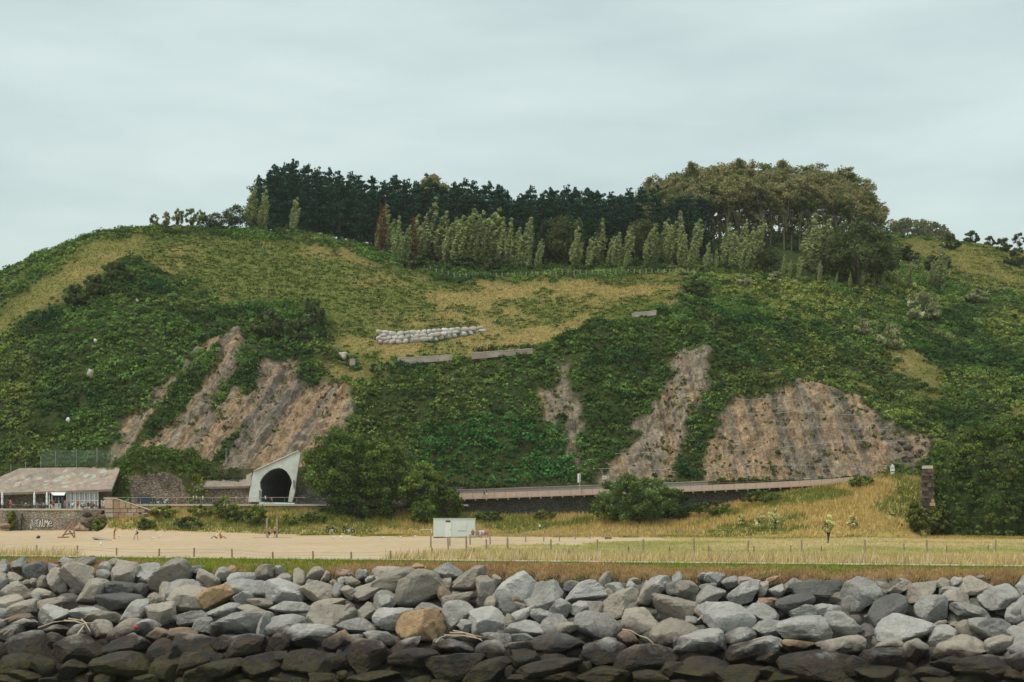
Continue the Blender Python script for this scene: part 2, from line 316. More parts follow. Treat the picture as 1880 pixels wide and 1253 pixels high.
disp = ((fbm(HXX*.45, HB*.45, HZ*.45, 71, 3)-.5)*1.3+(np.abs(fbm(HXX*.13, HB*.13, HZ*.13, 72, 3)-.5)*5-.6))*(1-bare)*np.where(grassy, .35, 1)+bare*((ribn-.6)*1.5+(ribf-.6)*.6+(fbm(HXX*.5, HB*.5, HZ*.5, 73, 4)-.5)*3.4+(fbm(HXX*1.6, HB*.9, HZ, 75, 3)-.5)*1.1)-bare*.5
disp = disp+(1-gm)*(1-cliff)*ss(306, 314, HZ)*ss(415, 395, HZ)*(1-ss(600, 640, HPX)*ss(1020, 980, HPX)*ss(715, 690, HPY))*((fbm((HXX+.5*HB)*.055, HB*.03, HZ*.03, 76, 3)-.5)*8.0)
disp *= ss(304, 307, HZ)
HYD = HZ-disp*.75; HH = HB+disp*.55
soil1 = np.array([.40, .285, .18]); soil2 = np.array([.30, .25, .19]); soil3 = np.array([.14, .13, .115])
mixn = fbm(rib*.5, HB*.05, 0, 81)[..., None]; mix2 = fbm(HXX*.8, HB*.5, HZ*.8, 83)[..., None]
csoil = soil1*ss(.42, .58, mixn)+soil2*(1-ss(.42, .58, mixn)); csoil = csoil*(.45+1.1*mix2); dkm = ss(.60, .68, fbm(rib*.8, HB*.04, 0, 87))[..., None]; csoil = csoil*(1-.8*dkm)+soil3*.8*dkm
cdry = np.array([.345, .272, .105]); cgr = np.array([.175, .195, .052]); cshr = np.array([.05, .07, .022])
gm3 = gm[..., None]; chill = (cdry*dry[..., None]+cgr*(1-dry[..., None]))*gm3+cshr*(1-gm3)
chill = chill*(1-bare[..., None])+csoil*bare[..., None]
hme = npmesh('hillside', np.stack([HXX, HYD, HH], -1).reshape(-1, 3), grid_faces(*HPX.shape), chill.reshape(-1, 3), True)
for nm_, ar_ in (('Rib', rib), ('Bare', bare)): a_ = hme.attributes.new(nm_, 'FLOAT', 'POINT'); a_.data.foreach_set('value', ar_.astype(np.float32).ravel())
tag(ob('hillside', hme, hill_mat()), kind='structure')
sk = (hpx < 474) | (hpx > 544); k0 = np.arange(len(hpx)-1); n0 = len(hpx)
vs_ = np.concatenate([np.stack([HXX[:, 0], HYD[:, 0], HH[:, 0]+.02], 1), np.stack([HXX[:, 0], HYD[:, 0]+.3, np.where(sk, 1., EYE+(HY-np.interp(hpx, (474, 547), (868, 834)))*304/F)], 1)])
tag(ob('hill_foot', npmesh('hill_foot', vs_, np.stack([k0, k0+1, n0+k0+1, n0+k0], 1), np.tile([.10, .10, .05], (2*n0, 1)), True), soilM), kind='structure')
def hill_z(px, Z):
    i = np.clip(np.searchsorted(hpx, px)-1, 0, len(hpx)-2); t = (px-hpx[i])/(hpx[i+1]-hpx[i])
    return np.interp(Z, hz, HB[i]*(1-t)+HB[i+1]*t)
def hit_ground(px, py):
    Zs = np.arange(112, 299, .25); zz = ground_z((px-HX)*Zs/F, Zs); q = HY+(EYE-zz)*F/Zs
    k = np.nonzero(q <= py)[0]; Z = Zs[k[0]] if len(k) else 296.; return np.array([(px-HX)*Z/F, Z, float(ground_z((px-HX)*Z/F, Z))])
def hit_hill(px, py, z0=304.):
    Zs = np.arange(z0, 700, .5); q = HY+(EYE-hill_z(px, Zs))*F/Zs; k = np.nonzero(q <= py)[0]
    Z = Zs[k[0]] if len(k) else Zs[np.argmin(q)]; return np.array([(px-HX)*Z/F, Z, float(hill_z(px, Z))])
# far ridge beyond the right shoulder of the hill
fr = np.array([(1560, 452), (1640, 436), (1690, 430), (1730, 436), (1780, 452), (1900, 470), (2100, 520)], float)
fpx = np.arange(1500, 2150, 10.); fv = []
for Z, dz in ((760, -45), (800, -12), (850, 0), (900, -6), (1000, -50)):
    for p in fpx: q = P(p, np.interp(p, fr[:, 0], fr[:, 1]), 850); fv.append((q[0]*Z/850, Z, q[2]+dz))
tag(ob('far_hill', npmesh('far_hill', np.array(fv), grid_faces(5, len(fpx)), np.tile([.09, .11, .035], (len(fv), 1)), True), soilM), kind='structure')
# ---------------------------------------------------------------- leaf clouds
def tris(c, nrm, size, r):
    n = len(c); q = nrm+r.normal(0, .55, (n, 3)); q /= np.linalg.norm(q, axis=1, keepdims=True)+1e-9
    a = np.cross(q, r.normal(0, 1, (n, 3))); a /= np.linalg.norm(a, axis=1, keepdims=True)+1e-9; b = np.cross(q, a)
    s = (size*r.uniform(.6, 1.4, n))[:, None]
    v = np.stack([c+a*s, c-.5*a*s+.7*b*s, c-.5*a*s-.7*b*s], 1).reshape(-1, 3)
    return v, np.arange(3*n).reshape(-1, 3)
def blobs(cen, rad, per, size, col, r, jit=.22, up=0.0, inner=.55):
    """leaf triangles in the shell of many ellipsoids: cen (N,3), rad (N,3), col (N,3)"""
    n = len(cen); d = r.normal(0, 1, (n, per, 3)); d /= np.linalg.norm(d, axis=2, keepdims=True); d[..., 2] = np.where(d[..., 2] < -.3, -d[..., 2], d[..., 2]) if up else d[..., 2]
    rr = r.uniform(inner, 1.0, (n, per, 1)); c = cen[:, None]+d*rr*rad[:, None]
    sz = np.broadcast_to(np.asarray(size, float).reshape(-1, 1), (n, per)).ravel()
    v, f = tris(c.reshape(-1, 3), d.reshape(-1, 3), sz, r)
    cc = np.repeat(col, per, 0)*r.uniform(1-jit, 1+jit, (n*per, 1)); return v, f, np.repeat(cc, 3, 0)
def blades(base, hgt, wid, lean, col, r, nb=3):
    n = len(base); k = n*nb; b = np.repeat(base, nb, 0)+r.normal(0, 1, (k, 3))*np.repeat(hgt, nb)[:, None]*np.array([.35, .35, 0])
    h = np.repeat(hgt, nb)*r.uniform(.6, 1.25, k); a = r.uniform(0, np.pi, k); wv = np.stack([np.cos(a), np.sin(a)*.4, 0*a], 1)*(np.repeat(wid, nb)*r.uniform(.7, 1.3, k))[:, None]
    tip = b+np.stack([h*(lean+r.normal(0, .3, k)), h*r.normal(0, .25, k), h], 1)
    v = np.stack([b-wv-[0, 0, .05], b+wv-[0, 0, .05], tip], 1).reshape(-1, 3)
    return v, np.arange(3*k).reshape(-1, 3), np.repeat(np.repeat(col, nb, 0)*r.uniform(.8, 1.2, (k, 1)), 3, 0)
def cat(parts):
    V = []; Fs = []; C = []; n = 0
    for v, f, c in parts: V.append(v); Fs.append(f+n); C.append(c); n += len(v)
    return np.concatenate(V), np.concatenate(Fs), np.concatenate(C)
# ---------------------------------------------------------------- ground cover on the hill
def cell_sample(mask, dens):
    """random points on hill cells: returns indices with bilinear offsets, expected count = dens per square metre"""
    dx = np.gradient(HXX, axis=0); dzz = np.gradient(HZ, axis=1); dh = np.gradient(HB, axis=1); area = np.abs(dx)*np.sqrt(dzz**2+dh**2)
    n = rng.poisson(area*dens*mask); i, j = np.nonzero(n); k = np.repeat(np.arange(len(i)), n[i, j]); i, j = i[k], j[k]
    i = np.clip(i, 0, len(hpx)-2); j = np.clip(j, 0, len(hz)-2); a, b = rng.uniform(0, 1, len(i)), rng.uniform(0, 1, len(i))
    def L_(A): return A[i, j]*(1-a)*(1-b)+A[i+1, j]*a*(1-b)+A[i, j+1]*(1-a)*b+A[i+1, j+1]*a*b
    return np.stack([L_(HXX), L_(HYD), L_(HH)], 1), i, j
inview = (HPX > -140) & (HPX < 2020) & (HZ < 470) & (HZ > 304.3)
vis = (inview & (HZ < KZ[:, 3][:, None]+14)) | ((HPX > 1560) & (HPX < 1990) & (HZ > 430) & (HZ < KZ[:, 4][:, None]+6))
shrubm = vis & (~grassy) & (bare < .5)
pts, i, j = cell_sample(shrubm.astype(float), 1.05)
big = fbm(pts[:, 0]*.16, pts[:, 1]*.1, pts[:, 2]*.16, 91)
rr = (.45+.75*rng.uniform(0, 1, len(pts))**2)*(.7+.9*ss(.4, .65, big))
g1, g2, g3, g4 = np.array([.034, .082, .027]), np.array([.116, .196, .048]), np.array([.255, .275, .072]), np.array([.060, .170, .048])
tone = fbm(pts[:, 0]*.09, pts[:, 1]*.09, pts[:, 2]*.09, 93, 5)[:, None]; t3 = fbm((pts[:, 0]+.7*pts[:, 2])*.075, pts[:, 2]*.03, pts[:, 1]*.03, 97, 4)[:, None]+.05*ss(1300, 1500, HPX[i, j])[:, None]
yel = ss(.47, .64, t3); tone = tone+.07*ss(700, 560, HPY[i, j])[:, None]; colr = g1*(1-ss(.38, .6, tone))+g2*ss(.38, .6, tone); yel = yel*(.40+.45*ss(690, 560, HPY[i, j])[:, None]*ss(1250, 1350, HPX[i, j])[:, None]); colr = colr*(1-yel)+g3*yel
lush = ss(760, 800, HPY[i, j])*ss(740, 800, HPX[i, j])*ss(1080, 1030, HPX[i, j]); lush = lush[:, None]
colr = colr*(1-lush)+g4*lush
colr = colr*rng.uniform(.45, 1.75, (len(pts), 1))
bp3, i3, j3 = cell_sample(shrubm.astype(float), .05); rb3 = rng.uniform(.8, 1.9, (len(bp3), 1)); cb3 = (g1*.8+(g2-g1*.8)*(rng.uniform(0, 1, (len(bp3), 1))**1.5))*rng.uniform(.7, 1.3, (len(bp3), 1))
prt = [blobs(bp3+[0, 0, .2], rb3*[1.1, 1.1, .8], 90, .25, cb3, rng, up=1), blobs(pts+[0, 0, .15], np.stack([rr, rr, rr*.75], 1), 21, .22+.08*rr, colr, rng, up=1)]
# sparse plants on the bare faces
pts2, i, j = cell_sample((vis & (bare > .5))*(.05+.9*ss(.5, .64, fbm(HXX*.22, HB*.22, HZ*.2, 95))), .62)
r2_ = rng.uniform(.2, .75, len(pts2)); prt.append(blobs(pts2, np.stack([r2_, r2_, r2_*.8], 1), 14, .24, np.tile([.11, .13, .04], (len(pts2), 1))*rng.uniform(.6, 1.4, (len(pts2), 1)), rng, up=1))
fp = rng.uniform(-120, 1700, 900); fp = fp[(fp < 440) | (fp > 560)]; ft = np.interp(fp, hpx, HH[:, 0]); fr_ = rng.uniform(.3, .9, (len(fp), 1)); fz = np.where(fp < 230, ft-.1, ft-rng.uniform(-.3, 2.2, len(fp)))
prt.append(blobs(np.stack([(fp-HX)*304/F, np.full(len(fp), 303.9), fz], 1), fr_*[1.2, .5, .8], 24, .26, (g1+(g3-g1)*rng.uniform(0, .7, (len(fp), 1))), rng))
v, f, c = cat(prt)
tag(ob('hillside_scrub', npmesh('hillside_scrub', v, f, c), leafM), 'green bracken and bramble scrub covering the steep hillside', 'scrub', kind='stuff')
# pasture: short grass, drier tufts and bracken patches
pts, i, j = cell_sample((vis & grassy).astype(float), 1.9)
d_ = dry[i, j][:, None]; colr = (cdry*1.15*d_+np.array([.165, .195, .046])*(1-d_))*rng.uniform(.7, 1.35, (len(pts), 1))
hg = rng.uniform(.18, .5, len(pts)); p1_ = blades(pts, hg, .16+0*hg, .15, colr, rng, 3)
pts, i, j = cell_sample((vis & grassy & (green > .35) & ~dryl & ~dryr).astype(float), .42)
r2_ = rng.uniform(.25, .85, len(pts)); p2_ = blobs(pts, np.stack([r2_*1.5, r2_, r2_*.55], 1), 11, .27, np.array([.068, .102, .026])*rng.uniform(.6, 1.6, (len(pts), 1)), rng, up=1)
v, f, c = cat([p1_, p2_])
tag(ob('hill_pasture_grass', npmesh('hill_pasture_grass', v, f, c), grassM), 'dry yellow and green pasture grass on the upper hill', 'grass', kind='stuff')
# ---------------------------------------------------------------- grass of the flat field, the verge and the bank
def flat_pts(n, y0, y1, x0=-350, x1=2300):
    px = rng.uniform(x0, x1, n); Y = np.sqrt(rng.uniform(y0**2, y1**2, n)); X = (px-HX)*Y/F; z = ground_z(X, Y); return px, np.stack([X, Y, z], 1), HY+(EYE-z)*F/Y
px, p, py = flat_pts(105000, 106, 240); s2 = p[:, 1]-yp(p[:, 0]); ok = (s2 > 2.0) & ~is_sand(px, py, p[:, 0], p[:, 1]); px, p, py, s2 = px[ok], p[ok], py[ok], s2[ok]
tn = fbm(p[:, 0]*.08, p[:, 1]*.05, 0, 101, 4)[:, None]; gk = ss(.43, .62, tn); near = ss(34, 6, s2)[:, None]; gk = gk*(1-.6*near)
colr = np.array([.66, .54, .28])*(1-gk)+np.array([.42, .42, .15])*gk; colr = colr*(1-near*.45)+np.array([.54, .38, .22])*near*.45
rose = (rng.uniform(0, 1, (len(p), 1)) < .10*near); colr = np.where(rose, np.array([.62, .52, .42]), colr)
hg = (.22+.35*near[:, 0])*rng.uniform(.5, 1.4, len(p)); A = blades(p, hg, .035+.02*rng.uniform(0, 1, len(p)), .1, colr*rng.uniform(.75, 1.3, (len(p), 1)), rng, 3)
px, p, py = flat_pts(76000, 236, 299); ok = ~is_sand(px, py, p[:, 0], p[:, 1]) & ((px > 200)) & ~((px > 1715) & (py < 952)); px, p, py = px[ok], p[ok], py[ok]
tn = fbm(p[:, 0]*.11, p[:, 1]*.11, 0, 103, 4)[:, None]; gk = ss(.50, .62, tn+.10*ss(760, 560, px)[:, None]+.06*ss(600, 300, px)[:, None]+.2*ss(1560, 1650, px)[:, None]*ss(960, 930, py)[:, None])
colr = np.array([.50, .365, .14])*(1-gk)+np.array([.18, .205, .048])*gk
hg = rng.uniform(.25, .85, len(p))*(.5+.7*ss(986, 965, py)); B = blades(p, hg, .07+0*hg, .1, colr*rng.uniform(.7, 1.3, (len(p), 1)), rng, 3)
v, f, c = cat([A, B]); tag(ob('field_grass', npmesh('field_grass', v, f, c), grassM), 'tall dry straw coloured grass of the flat field behind the path', 'grass', kind='stuff')
n = 60000; X = rng.uniform(-58, 55, n); s2 = -1.75-3.1*rng.uniform(0, 1, n)**.8; Y = yp(X)+s2; z = ground_z(X, Y)
tn = fbm(X*.18, Y*.5, 0, 107, 4)+.40*ss(-3.0, -2.1, s2)-.13*ss(14, -2, X)*0; gk = ss(.44, .66, tn)[:, None]
colr = np.array([.44, .31, .14])*(1-gk)+np.array([.24, .30, .042])*gk; br = ss(.50, .62, fbm(X*.35, Y*.7, 0, 109))[:, None]*(1-gk); colr = colr*(1-.6*br)+np.array([.34, .21, .11])*.6*br
hg = rng.uniform(.07, .26, n); v, f, c = blades(np.stack([X, Y, z], 1), hg, .028+0*hg, .05, colr*rng.uniform(.7, 1.35, (n, 1)), rng, 2)
tag(ob('verge_grass', npmesh('verge_grass', v, f, c), grassM), 'short green and brown verge grass along the top of the boulders', 'grass', kind='stuff')
# ---------------------------------------------------------------- boulders of the river bank
def stone_mat(name, c1, c2, c3, tide=True, var=.2):
    m = bpy.data.materials.new(name); m.use_nodes = True; t = m.node_tree; t.nodes.clear(); nn = t.nodes.new; ln = t.links.new
    o = nn('ShaderNodeOutputMaterial'); b = nn('ShaderNodeBsdfPrincipled'); b.inputs['Roughness'].default_value = .88; b.inputs['Specular IOR Level'].default_value = .25
    g = nn('ShaderNodeNewGeometry'); oi = nn('ShaderNodeObjectInfo')
    off = nn('ShaderNodeVectorMath'); off.operation = 'MULTIPLY_ADD'; off.inputs[1].default_value = (37, 37, 37); ln(oi.outputs['Random'], off.inputs[0]); ln(g.outputs['Position'], off.inputs[2])
    def noise(sc, det=6, ro=.6, vec=None):
        q = nn('ShaderNodeTexNoise'); q.inputs['Scale'].default_value = sc; q.inputs['Detail'].default_value = det; q.inputs['Roughness'].default_value = ro; ln(vec or off.outputs[0], q.inputs['Vector']); return q.outputs[0]
    def rng_(src, a, b_, lo=0., hi=1.):
        q = nn('ShaderNodeMapRange'); q.inputs[1].default_value = a; q.inputs[2].default_value = b_; q.inputs[3].default_value = lo; q.inputs[4].default_value = hi; ln(src, q.inputs[0]); return q.outputs[0]
    def mix(fac, A, B, mode='MIX'):
        q = nn('ShaderNodeMix'); q.data_type = 'RGBA'; q.blend_type = mode
        if hasattr(fac, 'links') or not isinstance(fac, float): ln(fac, q.inputs['Factor'])
        else: q.inputs['Factor'].default_value = fac
        for s, k in ((A, 'A'), (B, 'B')):
            if isinstance(s, tuple): q.inputs[k].default_value = (*s, 1)
            else: ln(s, q.inputs[k])
        return q.outputs['Result']
    col = mix(rng_(noise(.9), .38, .62), c1, c2); col = mix(rng_(noise(2.6, 8, .7), .55, .70), col, c3)
    vr = nn('ShaderNodeVectorRotate'); vr.inputs['Axis'].default_value = (.35, .9, .25); an_ = nn('ShaderNodeMath'); an_.operation = 'MULTIPLY'; an_.inputs[1].default_value = 19.; ln(oi.outputs['Random'], an_.inputs[0]); ln(an_.outputs[0], vr.inputs['Angle']); ln(off.outputs[0], vr.inputs['Vector']); st = nn('ShaderNodeMapping'); st.inputs['Scale'].default_value = (.7, .7, 3.0); ln(vr.outputs[0], st.inputs[0])
    sv = noise(1.3, 7, .65, st.outputs[0]); col = mix(rng_(sv, .30, .44, .55, 0.), col, (c1[0]*.38, c1[1]*.38, c1[2]*.40))
    br = rng_(oi.outputs['Random'], 0, 1, 1-var, 1+var); vs = nn('ShaderNodeVectorMath'); vs.operation = 'SCALE'; ln(col, vs.inputs[0]); ln(br, vs.inputs['Scale']); col = vs.outputs[0]
    if tide:                                         # tide stain and weed: follow the height above the water
        xyz = nn('ShaderNodeSeparateXYZ'); ln(g.outputs['Position'], xyz.inputs[0]); nz_ = noise(.55, 5, .6, g.outputs['Position'])
        ad = nn('ShaderNodeMath'); ad.operation = 'MULTIPLY_ADD'; ad.inputs[1].default_value = 3.2; ln(nz_, ad.inputs[0]); ln(xyz.outputs[2], ad.inputs[2])
        col = mix(rng_(ad.outputs[0], -2.2, -3.1), col, mix(rng_(noise(1.1), .4, .6), (.036, .035, .034), (.075, .054, .038)))
        wd = mix(rng_(noise(1.7, 7), .40, .60), (.040, .036, .024), (.080, .074, .020))
        col = mix(rng_(ad.outputs[0], -3.5, -4.9, 0, .85), col, wd)
        ln(rng_(ad.outputs[0], -2.5, -3.9, .88, .5), b.inputs['Roughness'])
    ln(col, b.inputs['Base Color'])
    bp = nn('ShaderNodeBump'); bp.inputs['Distance'].default_value = .34; ln(noise(2.9, 10, .72), bp.inputs['Height'])
    bp2 = nn('ShaderNodeBump'); bp2.inputs['Distance'].default_value = .09; ln(sv, bp2.inputs['Height']); ln(bp.outputs[0], bp2.inputs['Normal']); ln(bp2.outputs[0], b.inputs['Normal'])
    ln(b.outputs[0], o.inputs[0]); return m
RG = [stone_mat('grey_limestone', (.33, .325, .30), (.45, .44, .41), (.58, .57, .54)), stone_mat('warm_grey_limestone', (.37, .335, .28), (.44, .395, .33), (.29, .26, .22))]
RK = {'g': RG, 'o': [stone_mat('tan_sandstone', (.46, .31, .17), (.52, .37, .22), (.40, .25, .12))], 'p': [stone_mat('reddish_stone', (.33, .23, .17), (.36, .26, .19), (.30, .2, .15))],
      'w': [stone_mat('pale_limestone', (.43, .425, .40), (.52, .51, .48), (.60, .60, .57))], 'd': [stone_mat('dark_stone', (.15, .15, .145), (.20, .195, .185), (.12, .12, .115))]}
def ico(sub):
    bm = bmesh.new(); bmesh.ops.create_icosphere(bm, subdivisions=sub, radius=1); v = np.array([p.co[:] for p in bm.verts]); f = np.array([[q.index for q in p.verts] for p in bm.faces]); bm.free(); return v/np.linalg.norm(v, axis=1, keepdims=True), f
ICO = {k: ico(k) for k in (1, 2, 3, 4)}
def rock_verts(r, sub=4, planes=15, rough=.10):
    U, Fc = ICO[sub]; n = r.normal(0, 1, (planes, 3)); n /= np.linalg.norm(n, axis=1, keepdims=True); d = r.uniform(.54, 1.0, planes); p = r.uniform(26, 70)
    q = np.maximum(U@n.T, 0)/d; rad = (np.sum(q**p, 1)+(1/1.25)**p)**(-1/p); o = r.uniform(0, 50, 3)
    rad = rad*(1+rough*(fbm(U[:, 0]*2.6+o[0], U[:, 1]*2.6+o[1], U[:, 2]*2.6+o[2], 3, 4)-.5)*2)
    rad = rad*(1+rough*.35*(fbm(U[:, 0]*7+o[0], U[:, 1]*7+o[1], U[:, 2]*7+o[2], 9, 2)-.5)*2); v = U*rad[:, None]; v -= (v.max(0)+v.min(0))/2; v /= (v.max(0)-v.min(0))/2; return v, Fc
RA = '30,130,110,150,10;200,90,150,110,35;145,220,160,110,10;365,160,210,170,0,d;650,55,130,70,5;530,145,130,140,40;780,80,280,130,25;790,260,330,310,15;590,250,180,230,30;1040,120,110,100,0;1010,200,120,120,-30;1120,60,100,50,0;1240,190,340,280,20;1190,330,270,120,0,d;1440,180,260,170,15;1390,345,130,130,0,d;1660,380,160,200,40;915,370,340,230,20;440,280,130,140,-10;345,270,90,80,0;265,270,80,50,0;160,290,110,60,0;205,370,290,170,5;430,390,180,110,-5;20,400,100,120,0;20,270,90,160,0;130,470,260,140,10;370,440,100,120,0;220,540,310,150,20;500,490,320,130,20;540,580,340,200,20;45,580,120,90,5;150,660,330,110,20,p;220,690,260,120,15;860,570,300,110,0;1020,610,340,130,5;1180,460,420,140,5,d;1530,430,160,110,20;1340,560,300,190,25;1590,590,260,230,0;1240,740,360,170,25;1450,720,240,150,10;1010,730,230,180,10;560,750,270,110,0;790,760,220,130,0;1250,890,420,190,10;300,900,480,260,0;80,790,280,160,10;560,850,270,150,0;780,940,480,240,-5;1600,830,270,190,0,p;1600,980,270,220,0,p;160,1080,350,180,10;430,1100,220,190,0;700,1130,300,160,15;1240,1090,560,240,0;1640,1130,290,240,0;910,1190,140,80,25;1450,1230,220,90,0;90,1230,250,80,0;480,1240,160,60,0;250,1190,280,100,0;1030,1220,180,90,0'
RB = '10,220,430,250,25;250,150,180,90,10;380,240,170,230,40;530,185,130,130,-5;620,135,90,60,0,o;130,340,320,190,25;285,300,80,50,0,o;215,440,370,270,10;470,410,350,200,25,o;720,215,270,90,10;770,340,380,200,10;740,420,180,140,0;650,350,90,90,0;950,175,170,130,25;1090,150,90,90,0;1290,230,110,170,0;1130,230,150,90,15;1140,360,380,220,-5,w;1440,190,170,100,40;1545,205,80,90,0;1630,255,70,40,0;1690,180,70,70,0,p;1395,275,90,70,0;1700,235,60,40,0;1480,350,330,190,5;1670,350,110,140,0;900,470,220,90,-5;540,550,320,130,5;820,545,260,90,0;930,600,200,80,5;1210,520,360,110,0;1570,480,330,90,10;1590,600,480,250,8;230,620,310,130,5;20,590,80,150,0;350,700,190,160,30;660,700,480,240,0;1180,690,430,190,5;950,730,140,300,0;1400,790,450,190,0,w;1680,870,300,210,15,p;130,800,270,150,0,p;290,900,400,200,0;560,860,250,120,0;750,900,380,200,10;1080,880,200,190,0;1080,1010,180,110,0,p;300,1060,500,230,15;70,1020,200,260,0;460,1170,560,230,10;920,1100,350,230,0;1370,1080,470,260,5;1640,1050,240,160,15;1540,1220,270,100,0;1060,1240,120,60,0;1290,1240,150,60,0;1690,1190,60,60,0,p'
RC = '50,180,110,70,0,p;90,230,70,40,0;240,190,110,80,0;150,255,130,80,0;320,240,90,70,0;40,265,70,40,0;130,190,60,40,0;270,175,60,60,0;490,170,280,130,10;590,250,430,220,5;810,330,490,320,15;790,130,110,80,0,o;1080,160,270,150,-5;1080,280,80,90,0;1290,240,340,190,10;1440,370,180,310,-12;1510,470,100,130,-30;1570,240,80,90,0;1755,370,420,340,0,w;1160,380,80,40,0;1060,400,120,180,20,p;1180,440,300,130,20;1190,580,300,260,20;300,350,260,140,10;120,370,150,120,0;470,460,200,190,0;290,550,180,150,0;890,530,260,110,0;560,620,370,190,10;190,690,340,130,-10;80,580,180,150,0;830,710,450,310,10,O;1500,650,380,240,-5,w;1270,700,170,130,10;1700,680,100,190,0;430,820,330,140,-10;130,850,280,130,0;290,1010,390,310,0;60,1040,160,180,0;670,910,310,140,15;780,1050,490,240,10;1180,910,330,150,-5;1010,890,140,120,0;1570,820,300,120,0;1540,950,300,200,0;1160,1110,520,240,5;1500,1140,440,250,0;1690,1040,80,200,0;350,1210,480,110,5;50,1190,100,80,0,p;1250,850,300,100,0'
RD = '250,370,100,110,0;350,410,360,260,30;640,300,150,90,10;760,370,390,190,15,w;970,250,110,150,0;1080,340,200,130,-20;1000,380,100,90,0;1240,300,100,90,0;1260,240,110,40,15;1470,290,270,150,10;1410,400,180,260,-25;1640,310,140,110,10;1700,210,60,90,0;1700,370,60,70,0;120,460,150,90,0,p;120,510,120,90,0;40,540,150,150,0,d;160,570,250,100,35,w;350,600,220,120,-5;530,540,190,190,-20;740,530,200,140,-5,w;880,510,140,150,30;1130,480,390,220,25;1655,530,380,250,0;180,730,350,150,5;460,690,270,180,20;610,720,230,140,20;910,720,420,280,0;1330,670,350,230,-15;1640,760,450,240,15;160,820,230,100,5;20,850,100,130,0;510,870,500,150,0,d;130,930,260,130,0;1220,850,240,180,-20,p;960,960,390,240,25;1380,1030,570,260,5;150,1030,330,220,-10;450,1020,200,100,10;410,1120,620,170,10;760,1110,140,110,0;980,1190,480,140,0;560,1200,340,100,0;1420,1200,300,110,0;1650,1130,200,140,0;160,1220,260,80,0;1700,950,100,110,0;30,1160,110,130,0'
RE = '110,340,210,160,-10;20,250,90,150,0;270,210,90,70,0;385,235,180,110,0,w;320,320,140,80,0;540,270,150,100,20;330,400,290,170,25;700,270,150,80,0;670,370,290,200,5;840,330,110,170,-30;960,240,120,60,25,o;1010,340,150,120,-15,w;920,470,200,90,0,p;1180,290,180,110,0;1400,350,460,190,0,d;1570,410,170,100,10;1180,510,330,230,0,d;1270,560,250,120,0;1500,550,240,130,5;270,560,160,120,0,o;490,640,480,300,-5,w;850,580,310,190,-15;920,730,290,170,10;1260,740,450,230,5;160,640,110,70,0;640,800,290,170,20;270,870,420,210,0,w;20,860,100,170,0;1210,910,310,130,0,o;1640,690,370,250,0;1640,900,430,170,5;770,940,500,190,15;940,1030,260,130,10,p;230,1130,460,200,0;620,1180,420,170,0;1420,1100,720,230,-5;940,1160,200,110,0;1100,1220,300,100,0'
RF = '90,400,370,320,-10;310,310,140,90,0;310,370,110,80,0;490,320,230,110,15;720,350,350,170,15;365,560,400,250,38,d;930,300,140,120,0;1055,265,110,90,0;990,360,180,80,0;1040,430,250,170,10;1280,300,330,150,0;810,530,300,280,-20;1290,210,70,30,0;160,255,60,40,0;520,250,70,40,0;550,730,520,290,10,W;1200,560,370,140,-15;1490,450,320,240,25;1640,570,200,180,0;1690,340,90,140,0;900,680,120,70,0;1050,690,130,60,0;1150,720,200,130,20;900,800,280,160,20;1120,810,160,40,0,o;1380,730,370,200,5;1680,780,210,140,0;400,900,280,110,5;640,960,280,220,10;330,1020,380,170,0;1060,930,500,210,0;1480,900,280,190,5;1650,930,220,220,0;1030,1070,400,160,0;1300,1100,490,200,5;270,1190,370,150,0;60,1110,200,200,0;800,1170,310,120,0;1650,1200,230,130,0;880,1230,300,60,0'
def slope_point(px, py, lift=.3):
    # ray from the eye meets the plane of the embankment: z = base - .55 + lift + .6 * (s + 4.2)
    k = (px-HX)/F; m_ = (HY-py)/F; c0 = .07-.55+lift; A_ = m_+.0027*k-.6*(1+.2695*k); B_ = c0+.6*(4.2-111.7)-EYE
    Y = B_/A_; Yc = (111.7-3.7)/(1+.2695*k); Y = min(Y, Yc); return np.array([k*Y, Y, EYE+m_*Y])
rocks = []
for x0, txt in ((0, RA), (310, RB), (620, RC), (930, RD), (1240, RE), (1560, RF)):
    for q in txt.split(';'):
        t = q.split(','); cx, cy, ww, hh, an = map(float, t[:5]); rocks.append((x0+cx/5.378, 1020+cy/5.378, ww/5.378, hh/5.378, an, t[5] if len(t) > 5 else 'g'))
rr_ = np.random.default_rng(11)
